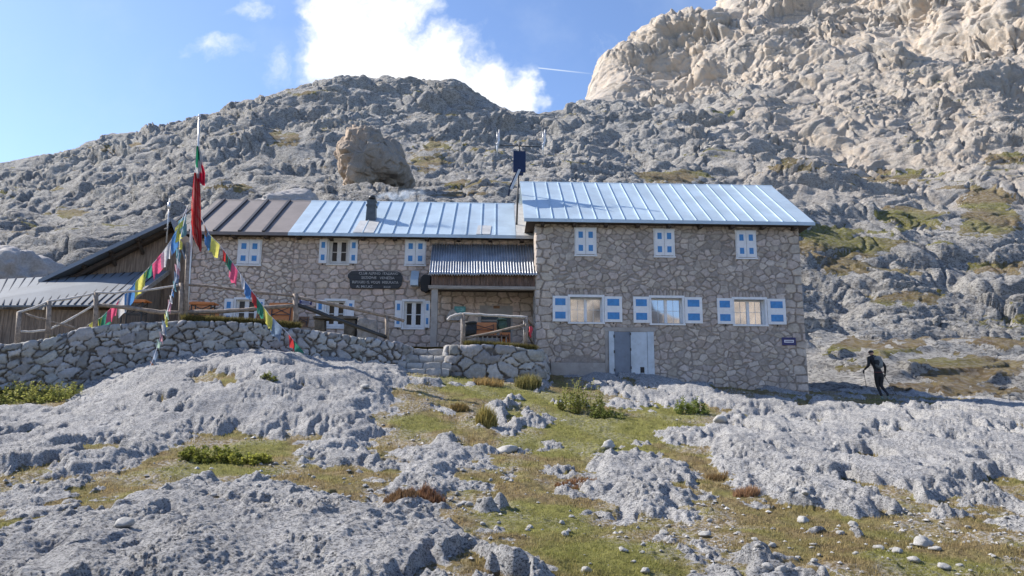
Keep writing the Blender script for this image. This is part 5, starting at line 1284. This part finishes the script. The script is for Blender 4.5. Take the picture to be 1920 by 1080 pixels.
# ------------------------------------------------------------------ hiker
def hiker():
    Y0 = 29.7; foot = at(1659, 750, Y0); gzv = foot.z; K = .00262
    def J(zx, zy, dy=0.0): return Vector((foot.x+(zx-525)*K, Y0+dy, gzv+(935-zy)*K))
    J_ = {
     'pel': (J(466, 545), .145), 'wa': (J(455, 480, .01), .13), 'ch': (J(430, 380, .04), .165), 'nk0': (J(412, 300, .07), .12), 'nk': (J(404, 262, .09), .06),
     'hl': (J(430, 575), .115), 'kl': (J(455, 715, .12), .072), 'al': (J(487, 880, .02), .045), 'tl': (J(480, 922, .16), .042), 'hl2': (J(492, 922, .0), .045),
     'hr': (J(505, 575), .115), 'kr': (J(500, 720, .08), .072), 'ar': (J(540, 845, -.18), .045), 'tr': (J(556, 915, -.12), .042),
     'sl': (J(345, 305, .05), .085), 'el': (J(318, 425, -.02), .055), 'wl': (J(272, 482, .14), .036),
     'sr': (J(490, 308, .05), .085), 'er': (J(568, 430, -.03), .055), 'wr': (J(583, 545, .1), .036)}
    E = [('pel', 'wa'), ('wa', 'ch'), ('ch', 'nk0'), ('nk0', 'nk'), ('pel', 'hl'), ('hl', 'kl'), ('kl', 'al'), ('al', 'hl2'), ('hl2', 'tl'), ('pel', 'hr'), ('hr', 'kr'), ('kr', 'ar'), ('ar', 'tr'), ('nk0', 'sl'), ('sl', 'el'), ('el', 'wl'), ('nk0', 'sr'), ('sr', 'er'), ('er', 'wr')]
    def skin(name, J_, E, root, mats, sub=2, matf=None, parent=None):
        names = list(J_); me = bpy.data.meshes.new(name); me.from_pydata([J_[k][0] for k in names], [(names.index(a), names.index(b)) for a, b in E], [])
        o = bpy.data.objects.new(name, me); COL.objects.link(o); md = o.modifiers.new('s', 'SKIN'); sv = me.skin_vertices[0].data
        for i, k in enumerate(names): r = J_[k][1]; sv[i].radius = r if hasattr(r, '__len__') else (r, r)
        for i, k in enumerate(names): sv[i].use_root = (k == root)
        sb = o.modifiers.new('b', 'SUBSURF'); sb.levels = sub; sb.render_levels = sub
        dg = bpy.context.evaluated_depsgraph_get(); m2 = bpy.data.meshes.new_from_object(o.evaluated_get(dg)); bpy.data.objects.remove(o)
        for p in m2.polygons:
            p.use_smooth = True
            if matf: p.material_index = matf(p.center)
        for m in mats: m2.materials.append(m)
        o = bpy.data.objects.new(name, m2); COL.objects.link(o)
        if parent: o.parent = parent; o.matrix_parent_inverse = parent_inv(parent)
        return o
    jk = mat('black_jacket', (.016, .017, .02), .75, var=.3, vs=12); tr_ = mat('black_trousers', (.02, .02, .024), .8, var=.3, vs=12); sk = mat('skin', (.45, .27, .2), .6); shoe = mat('boot_sole', (.2, .27, .25), .8)
    zp = J(0, 545).z; zf = J(0, 880).z
    root = empty('person', (foot.x, Y0, gzv), 'hiker in black walking away on the stony path right of the hut', 'person')
    body = skin('body', J_, E, 'pel', [jk, tr_, shoe], 2, lambda c: 0 if c.z > zp else (1 if c.z > zf+.0 or False else 2), root)
    head = {'a': (J(404, 268, .09), .055), 'b': (J(398, 240, .11), .085), 'c': (J(394, 212, .12), .098), 'd': (J(396, 190, .12), .075)}
    h = skin('head', head, [('a', 'b'), ('b', 'c'), ('c', 'd')], 'a', [sk], 2, None, root)
    hr = {'b': (J(397, 232, .095), .082), 'c': (J(394, 210, .1), .106), 'd': (J(396, 186, .115), .082)}
    skin('hair', hr, [('b', 'c'), ('c', 'd')], 'b', [MT['darkcloth']], 2, None, root)
    c = J(394, 215, .12)
    for s in (-1, 1): MB().tube([c+Vector((s*.098, -.01, -.03)), c+Vector((s*.112, -.02, 0)), c+Vector((s*.098, -.01, .035))], [.012, .02, .012], 6).build('ear', sk, root)
    b = MB(); b.tube([c+Vector((0, .09, .0)), c+Vector((0, .125, -.03)), c+Vector((0, .1, -.045))], [.012, .018, .01], 6); b.build('nose', sk, root)
    # gloved hands closed on the grips
    for wr, dirx in (('wl', -1), ('wr', 1)):
        p = J_[wr][0]; fj = {'w': (p, .032), 'p': (p+Vector((dirx*.01, .03, -.06)), (.04, .026))}; fe = [('w', 'p')]
        for i, (ox, ln) in enumerate(((-.027, .034), (-.009, .04), (.009, .038), (.027, .03))):
            a = p+Vector((ox, .04, -.085)); fj['k%d' % i] = (a, .010); fj['m%d' % i] = (a+Vector((0, ln*.7, -.016)), .0095); fj['t%d' % i] = (a+Vector((0, ln*.5, -.046)), .008)
            fe += [('p', 'k%d' % i), ('k%d' % i, 'm%d' % i), ('m%d' % i, 't%d' % i)]
        a = p+Vector((-dirx*.035, .035, -.04)); fj['th0'] = (a, .012); fj['th1'] = (a+Vector((-dirx*.008, .035, -.01)), .010); fe += [('p', 'th0'), ('th0', 'th1')]
        skin('hand', fj, fe, 'w', [MT['darkcloth']], 1, None, root)
    # trekking poles, carried by the hands: things of their own
    for wr, tip, lab in (('wl', J(312, 752, .25), 'black trekking pole in the left hand of the hiker'), ('wr', J(700, 862, -.05), 'black trekking pole in the right hand of the hiker')):
        p = J_[wr][0]+Vector((0, .05, -.085)); tp = Vector(tip); d = (tp-p).normalized(); g = empty('trekking_pole', tp, lab, 'trekking pole')
        MB().tube([p-d*.05, tp], [.013, .009], 6).build('shaft', MT['iron'], g); MB().tube([p-d*.09, p, p+d*.09], [.017, .015, .013], 7).build('grip', MT['black'], g)
        MB().tube([tp-d*.07, tp-d*.06], [.035, .035], 8).build('basket', MT['black'], g)
    # day pack on the back
    c = J(452, 375, -.13); e = empty('rucksack', c, 'grey and black day pack on the back of the hiker', 'rucksack'); import bmesh
    bm = bmesh.new(); bmesh.ops.create_icosphere(bm, subdivisions=3, radius=1); V = np.array([v.co[:] for v in bm.verts]); Fc = np.array([[v.index for v in f.verts] for f in bm.faces]); bm.free()
    V = np.sign(V)*np.abs(V)**.78; P = V*np.array((.155, .10, .25)); P[:, 0] += .09*P[:, 2]*-.9; P += np.array(c)
    rel = (P-np.array(c)); dk = ((rel[:, 0]+.07)/.12)**2+((rel[:, 2]+.0)/.15)**2 < 1
    me = np_mesh('pack_body', P, Fc, mi=[1 if dk[f].all() else 0 for f in Fc]); link_mesh('pack_body', me, e, [MT['greycloth'], MT['darkcloth']])
    MB().tube([J(380, 522, -.1), J(420, 527, -.16), J(480, 524, -.17), J(530, 515, -.08)], .016, 6).build('hip_belt', mat('red_webbing', (.16, .05, .05), .8), e)
    b = MB(); b.tube([J(425, 270, .0), J(400, 290, -.05), J(420, 330, -.1)], .02, 6); b.build('strap', MT['greycloth'], e); b = MB(); b.tube([J(475, 275, .0), J(490, 300, -.05), J(480, 335, -.1)], .02, 6); b.build('strap', MT['greycloth'], e)
hiker()
# ------------------------------------------------------------------ boulders and loose stones
def boulder(c, s, seed, label, warm=False, sub=5, rz=0, rough=.3):
    me = rock_mesh('boulder', *s, seed, sub, rough, .06, col=(.44, .37, .31) if warm else (.34, .33, .325))
    o = link_mesh('boulder', me, None, [MT['drystone']]); o.location = c; o.rotation_euler = (0, 0, rz); return tag(o, label, 'boulder')
def big_boulder():
    Yb = 76.0; out = [(636, 290), (648, 268), (655, 255), (690, 250), (730, 266), (756, 300), (772, 335), (765, 352), (720, 360), (690, 366), (668, 370), (655, 355), (640, 318)]
    O = np.array([[at(px, py, Yb).x, at(px, py, Yb).z] for px, py in out]); c = O.mean(0)
    ang = np.arctan2(O[:, 1]-c[1], O[:, 0]-c[0]); rad = np.hypot(*(O-c).T); od = np.argsort(ang); ang, rad = ang[od], rad[od]
    nth, nph = 240, 120; th = np.linspace(-np.pi, np.pi, nth); ph = np.linspace(-np.pi/2, np.pi/2, nph); PH, TH = np.meshgrid(ph, th, indexing='ij')
    r = np.interp(TH, np.concatenate([ang-2*np.pi, ang, ang+2*np.pi]), np.tile(rad, 3))
    cp = np.cos(PH)**.42
    P = np.stack([c[0]+r*cp*np.cos(TH), Yb+4.2*np.sin(PH), c[1]+r*cp*np.sin(TH)], -1)
    n = P-np.array([c[0], Yb, c[1]]); n /= np.linalg.norm(n, axis=-1, keepdims=True)
    w3 = fbm(P[..., 0], P[..., 1], P[..., 2], 3); a_, t_, e_ = facets(P[..., 0]/3+.1*w3, P[..., 1]/3, P[..., 2]/4, 4); a2, t2, e2 = facets(P[..., 0]/.9+.1*w3, P[..., 1]/.9, P[..., 2]/1.2, 6)
    d = .8*t_*sstep(0, .2, e_)-.12*(1-sstep(0, .1, e_))+.22*t2-.05*(1-sstep(0, .12, e2))+.42*fbm(P[..., 0]/2.5, P[..., 1]/2.5, P[..., 2]/5, 5, .6); seamfix = np.minimum(1, np.minimum(TH+np.pi, np.pi-TH)/.15); P = P+n*(d*seamfix)[..., None]
    f = 1+.18*fbm(P[..., 0]*.8, P[..., 1]*.8, P[..., 2]*.35, 4); w_ = sstep(.1, -.5, (P[..., 0]-c[0])/4+.5*fbm(P[..., 0]*.5, P[..., 1]*.5, P[..., 2]*.5, 3))
    colr = (np.array([.27, .245, .215])*(1-w_[..., None])+np.array([.40, .315, .24])*w_[..., None])*f[..., None]
    me = np_mesh('boulder', P.reshape(-1, 3), grid_faces(nph, nth), {'Col': colr.reshape(-1, 3)})
    tag(link_mesh('boulder', me, None, [attr_stone('boulder_stone', 4, .7, bd=.12)]), 'huge tan overhanging boulder on the slope above the blue-roofed wing', 'boulder')
big_boulder()
c = at(20, 500, 40); boulder((c.x-1, 42, c.z-.6), (2.6, 2.0, 2.0), 31, 'large grey boulder behind the ribbed shed roof at the left edge', rough=.5)
c = at(640, 372, 60); boulder((c.x-4, 60, c.z-.6), (2.6, 2.0, 1.3), 35, 'broken grey boulder left below the huge tan boulder')
protos = [rock_mesh('stone', 1, .85, .62, 50+i, 3, .3, .07, flat=.3, col=(.42, .415, .40)) for i in range(9)]
for p in protos: p.materials.append(MT['drystone'])
def stone_at(px, py, wpx, label, group=None, k=None, name='stone', flat=1.0):
    p = on_ground(px, py+wpx*.12); s = wpx/2/F*p.y; o = bpy.data.objects.new(name, protos[(k if k is not None else random.randrange(9))])
    COL.objects.link(o); o.location = (p.x, p.y, p.z+s*.22*flat); o.scale = (s, s*random.uniform(.8, 1.2), s*random.uniform(.8, 1.15)*flat); o.rotation_euler = (random.uniform(-.2, .2), random.uniform(-.2, .2), random.uniform(0, 6)); return tag(o, label, 'stone', group)
stone_at(950, 843, 44, 'pale angular stone at the end of the rock, left of the green turf', k=1, flat=.75)
stone_at(1141, 838, 30, 'pale round stone on top of the middle rock slab', k=2)
stone_at(232, 985, 40, 'flat pale stone standing on the front left slab', k=3)
stone_at(401, 930, 17, 'small white stone alone on the gravel strip at left', k=4)
stone_at(684, 726, 20, 'small pale stone on the slab below the terrace wall', k=5)
stone_at(951, 900, 12, 'thin upright white stone in the brown turf at the centre', k=6)
stone_at(1350, 788, 26, 'rounded stone at the left tip of the big right slab', k=7)
rs = np.random.RandomState(5)
spots = [(1322, 1003, 22), (1245, 1000, 18), (1283, 1005, 10), (1415, 1012, 14), (1420, 1023, 14), (1448, 1025, 18), (1485, 925, 16), (1505, 977, 22), (1512, 950, 18), (1575, 1000, 16), (1648, 1027, 20), (1683, 1035, 24), (1714, 1050, 26), (1730, 1020, 40), (1755, 1030, 22), (1440, 1063, 20), (1466, 1068, 24), (1168, 1033, 18), (1100, 1072, 22), (1210, 1072, 20), (990, 995, 10), (880, 948, 16), (900, 940, 14), (870, 945, 18), (860, 950, 12), (1060, 1005, 16), (1205, 1022, 12), (1770, 1065, 22), (1800, 1060, 14), (1815, 990, 12), (1600, 985, 18)]
for px, py, wp in spots: stone_at(px, py, wp, 'loose pale limestone lying in the brown turf of the foreground', 'loose stones in the foreground turf')
for i in range(70):
    px = rs.uniform(880, 1900); py = rs.uniform(960, 1075)
    stone_at(px, py, rs.uniform(5, 13), 'loose pale limestone lying in the brown turf of the foreground', 'loose stones in the foreground turf')
for i in range(70):
    px = rs.uniform(480, 960); py = rs.uniform(865, 950)
    stone_at(px, py, rs.uniform(4, 11), 'little pale limestone on the gravel strip between the left slabs', 'little stones on the gravel strip')
# gravel: nobody could count it
def gravel():
    n = 9000; Y = 1/rs.uniform(1/30, 1/6.5, n); X = (rs.uniform(-.78, .84, n))*Y
    z, m, g, gr = ground_eval(X, Y); keep = (m < .35) & (rs.uniform(size=n) < (.12+.8*gr)*(1-.75*g)); X, Y, z = X[keep], Y[keep], z[keep]; n = len(X)
    base = np.array([[1, 0, 0], [-1, 0, 0], [0, 1, 0], [0, -1, 0], [0, 0, 1], [0, 0, -.6]], float); fc = np.array([[0, 2, 4], [2, 1, 4], [1, 3, 4], [3, 0, 4], [2, 0, 5], [1, 2, 5], [3, 1, 5], [0, 3, 5]])
    s = (.012+.035*rs.uniform(size=n)**2.5)*np.clip(Y/9, .8, 1.6); V = base[None]*(rs.uniform(.6, 1.25, (n, 6, 1)))*np.stack([s, s*.9, s*.6], -1)[:, None]
    a = rs.uniform(0, 6.28, n); c_, s_ = np.cos(a)[:, None], np.sin(a)[:, None]; V = np.stack([V[..., 0]*c_-V[..., 1]*s_, V[..., 0]*s_+V[..., 1]*c_, V[..., 2]], -1)+np.stack([X, Y, z+s*.3], -1)[:, None]
    Fc = fc[None]+6*np.arange(n)[:, None, None]; cl = (rs.uniform(.28, .5, n)[:, None]*np.array([1, .985, .96]))
    o = link_mesh('gravel', np_mesh('gravel', V.reshape(-1, 3), Fc.reshape(-1, 3), {'Col': np.repeat(cl, 6, 0)}, smooth=False), None, [MT['drystone']])
    tag(o, 'scattered pale limestone gravel between the slabs', 'gravel', kind='stuff')
gravel()
# ------------------------------------------------------------------ plants
def leaf_mat():
    m = bpy.data.materials.new('plant_leaves'); m.use_nodes = True; n = NT(m.node_tree); b = n.n['Principled BSDF']
    a = n.node('ShaderNodeAttribute', attribute_name='Col').outputs['Color']; n.set(b.inputs['Base Color'], a); b.inputs['Roughness'].default_value = .7; b.inputs['Specular IOR Level'].default_value = .3
    t = n.node('ShaderNodeBsdfTranslucent'); n.set(t.inputs[0], a); mx = n.node('ShaderNodeMixShader'); mx.inputs[0].default_value = .4
    n.l.new(b.outputs[0], mx.inputs[1]); n.l.new(t.outputs[0], mx.inputs[2]); n.l.new(mx.outputs[0], n.n['Material Output'].inputs[0]); return m
MT['leaf'] = leaf_mat()
def blades(P, H, Wd, C, rs, lean=.6):
    """P (n,3) roots; two-segment bent blades"""
    n = len(P); a = rs.uniform(0, 6.28, n); lx, ly = np.cos(a)*lean*H*rs.uniform(.2, 1, n), np.sin(a)*lean*H*rs.uniform(.2, 1, n); b = a+1.57+rs.uniform(-.6, .6, n); wx, wy = np.cos(b)*Wd/2, np.sin(b)*Wd/2
    z0 = P[:, 2]-.01; V = np.stack([np.stack([P[:, 0]-wx, P[:, 1]-wy, z0], -1), np.stack([P[:, 0]+wx, P[:, 1]+wy, z0], -1),
        np.stack([P[:, 0]+lx*.35+wx*.7, P[:, 1]+ly*.35+wy*.7, z0+H*.6], -1), np.stack([P[:, 0]+lx*.35-wx*.7, P[:, 1]+ly*.35-wy*.7, z0+H*.6], -1), np.stack([P[:, 0]+lx, P[:, 1]+ly, z0+H], -1)], 1)
    i = 5*np.arange(n)[:, None, None]; Fc = np.array([[0, 1, 2], [0, 2, 3], [3, 2, 4]])[None]+i
    return V.reshape(-1, 3), Fc.reshape(-1, 3), np.repeat(C, 5, 0)
GD, GG, GO = np.array([.26, .20, .095]), np.array([.215, .215, .06]), np.array([.30, .20, .09])
def grass():
    n = 330000; Y = 1/rs.uniform(1/31, 1/6.2, n); X = rs.uniform(-.78, .84, n)*Y
    z, m, g, gr = ground_eval(X, Y)
    cl = fbm(X*1.7, Y*1.7, 0*X+4, 3); keep = (m < .3) & (rs.uniform(size=n) < np.clip(.75+.6*cl-.65*gr, .06, 1)); X, Y, z, g, cl = (q[keep] for q in (X, Y, z, g, cl)); n = len(X)
    k = rs.uniform(size=n)[:, None]; C = GD*(1-g[:, None])+GG*g[:, None]; C = C*(.65+.7*k)+(rs.uniform(size=(n, 1)) < .12)*GO*.4
    H = (.02+.035*rs.uniform(size=n))*(1+.7*np.clip(cl, 0, 1))*(1.15-.4*g)*np.clip(Y/12, .9, 1.5); V, Fc, C = blades(np.stack([X, Y, z], -1), H, .006*np.clip(Y/7, 1, 3.5), C, rs, .8)
    o = link_mesh('grass', np_mesh('grass', V, Fc, {'Col': C}), None, [MT['leaf']]); tag(o, 'short green and brown alpine grass between the rocks', 'grass', kind='stuff')
grass()
def tuft(px, py, wpx, hm, label, col, n=500, on=None, cat='grass tuft', group=None):
    p = on_ground(px, py) if on is None else on(px, py); r = wpx/2/F*p.y
    a = rs.uniform(0, 6.28, n); d = r*np.sqrt(rs.uniform(size=n)); X = p.x+d*np.cos(a); Y = p.y+d*np.sin(a)*.7
    Z = ground_eval(X, Y)[0] if on is None else np.full(n, p.z-.02)
    C = np.array(col)*(.6+.8*rs.uniform(size=(n, 1))); C = C+(rs.uniform(size=(n, 1)) < .25)*np.array([.12, .07, .02])
    V, Fc, C = blades(np.stack([X, Y, Z], -1), hm*rs.uniform(.5, 1, n)*(1-.4*(d/r)**2), np.full(n, .011*max(1, p.y/14)), C, rs, .55)
    return tag(link_mesh('grass_tuft', np_mesh('grass_tuft', V, Fc, {'Col': C}), None, [MT['leaf']]), label, cat, group)
tuft(990, 728, 50, .55, 'tall green-gold grass tuft at the foot of the right terrace wall', (.21, .2, .08), 900)
tuft(868, 706, 44, .45, 'straw-coloured grass tuft at the foot of the stone steps', (.36, .24, .11), 700)
tuft(915, 722, 60, .35, 'low straw grass tuft below the right terrace wall', (.34, .25, .11), 700)
tuft(912, 795, 40, .5, 'yellow grass tuft at the left side of the small centre rock', (.3, .26, .09), 700)
tuft(862, 770, 36, .25, 'brownish grass tuft left of the yellow tuft near the centre rock', (.2, .15, .06), 500)
tuft(800, 935, 70, .18, 'reddish heather tuft above the front left slab', (.17, .09, .055), 900)
tuft(750, 930, 70, .15, 'brown heather tuft beside the gravel strip', (.16, .1, .055), 700)
tuft(1080, 910, 80, .12, 'brown heather tuft left of the middle slab', (.19, .1, .05), 900)
tuft(1400, 930, 50, .2, 'reddish grass tuft between the middle slab and the right slab', (.28, .17, .1), 600)
tuft(1345, 900, 40, .15, 'brown grass tuft in the cleft right of the middle slab', (.2, .14, .07), 500)
def bush(px, py, wpx, hm, label, col, heads=0, n=900, stems=26, seed=1):
    p = on_ground(px, py); r = wpx/2/F*p.y; e = empty('bush', p, label, 'bush'); q = np.random.RandomState(seed)
    b = MB(); tips = []
    for i in range(stems):
        a = q.uniform(0, 6.28); d = r*math.sqrt(q.uniform()); x, y = p.x+d*math.cos(a), p.y+.6*d*math.sin(a); z = gz(x, y); h = hm*q.uniform(.25, 1.1)*(1-.35*(d/r)**2)
        pts = [Vector((x, y, z-.03)), Vector((x+q.uniform(-.05, .05), y, z+h*.5)), Vector((x+q.uniform(-.12, .12)*h*2, y+q.uniform(-.1, .1), z+h))]; b.tube(pts, [.008, .006, .004], 5); tips.append(pts)
    b.build('stems', mat('plant_stem', (.16, .15, .06), .8), e)
    n = int(n*.6); k = q.randint(0, stems, n); t = q.uniform(.05, 1, n)**.8; P0 = np.array([[tuple(v) for v in tips[i]] for i in k]); base = np.where((t < .5)[:, None], P0[:, 0]+(P0[:, 1]-P0[:, 0])*(t*2)[:, None], P0[:, 1]+(P0[:, 2]-P0[:, 1])*(t*2-1)[:, None])
    a = q.uniform(0, 6.28, n); L_ = .05+.09*q.uniform(size=n)*(1.2-t); el = q.uniform(-.3, .9, n); D = np.stack([np.cos(a)*np.cos(el), np.sin(a)*np.cos(el), np.sin(el)], -1)*L_[:, None]
    S = np.cross(D, q.normal(size=(n, 3))); S = S/np.linalg.norm(S, axis=1, keepdims=True)*(L_*.22)[:, None]
    V = np.stack([base, base+D*.5+S, base+D, base+D*.5-S], 1); Fc = np.arange(4)[None]+4*np.arange(n)[:, None]; C = np.array(col)*(.55+.9*q.uniform(size=(n, 1)))+t[:, None]*np.array([.05, .045, .0])
    link_mesh('leaves', np_mesh('leaves', V.reshape(-1, 3), Fc, {'Col': np.repeat(C, 4, 0)}, smooth=False), e, [MT['leaf']])
    if heads:
        me = rock_mesh('flower_head', .03, .03, .028, 3, 2, .2, .2, col=(.2, .17, .06)); me.materials.append(MT['drystone'])
        for i in range(min(heads, stems)):
            h = bpy.data.objects.new('flower_head', me); COL.objects.link(h); h.location = tips[i][2]; h.parent = e; h.matrix_parent_inverse = parent_inv(e)
bush(1088, 770, 92, .95, 'thistle bush with dry flower heads in front of the metal doors', (.19, .21, .06), 20, 2600, 44, 3)
bush(1140, 782, 60, .35, 'low dark green thistle leaves right of the thistle bush', (.12, .15, .045), 0, 1200, 26, 4)
bush(1294, 775, 66, .5, 'dense bright green bush in front of the right block', (.17, .22, .06), 0, 2200, 34, 5)
bush(395, 862, 130, .28, 'bright green leafy plants in the hollow below the left slab', (.16, .18, .045), 0, 3600, 60, 6)
bush(470, 868, 70, .22, 'yellow-green leafy plants at the right end of the hollow', (.24, .25, .06), 0, 1500, 30, 7)
bush(505, 712, 30, .15, 'tiny green plant in a cleft of the slab under the terrace wall', (.12, .14, .04), 0, 300, 14, 8)
bush(50, 752, 130, .6, 'yellow-green weeds at the far left foot of the terrace wall', (.30, .31, .10), 16, 3600, 70, 9)
bush(110, 752, 70, .5, 'yellow-green weeds beside the left end of the slab', (.28, .30, .09), 10, 1600, 40, 10)
# turf hanging over the terrace edges
def edge_turf(f, a, b, n, label, h=.14, spread=.25):
    px = rs.uniform(a[0], b[0], n); py = np.interp(px, [a[0], (a[0]+b[0])/2, b[0]], [a[1], (a[1]+b[1])/2-1, b[1]])
    Z = []
    for i in range(n): p = f(px[i], py[i]); Z.append((p.x, p.y+rs.uniform(-spread, .25), p.z-.05))
    C = (GD*.35+GG*.4)*(.5+.8*rs.uniform(size=(n, 1))); V, Fc, C = blades(np.array(Z), h*rs.uniform(.4, 1, n), np.full(n, .02), C, rs, .9)
    tag(link_mesh('turf', np_mesh('turf', V, Fc, {'Col': C}), None, [MT['leaf']]), label, 'turf', kind='stuff')
edge_turf(tw, (345, 603), (560, 616), 16000, 'green turf along the top of the terrace wall', .32)
edge_turf(tw, (100, 634), (345, 606), 4000, 'sparse dry turf on the left part of the terrace wall', .13)
edge_turf(tr, (872, 650), (1005, 659), 12000, 'thick turf on top of the right terrace wall', .32)
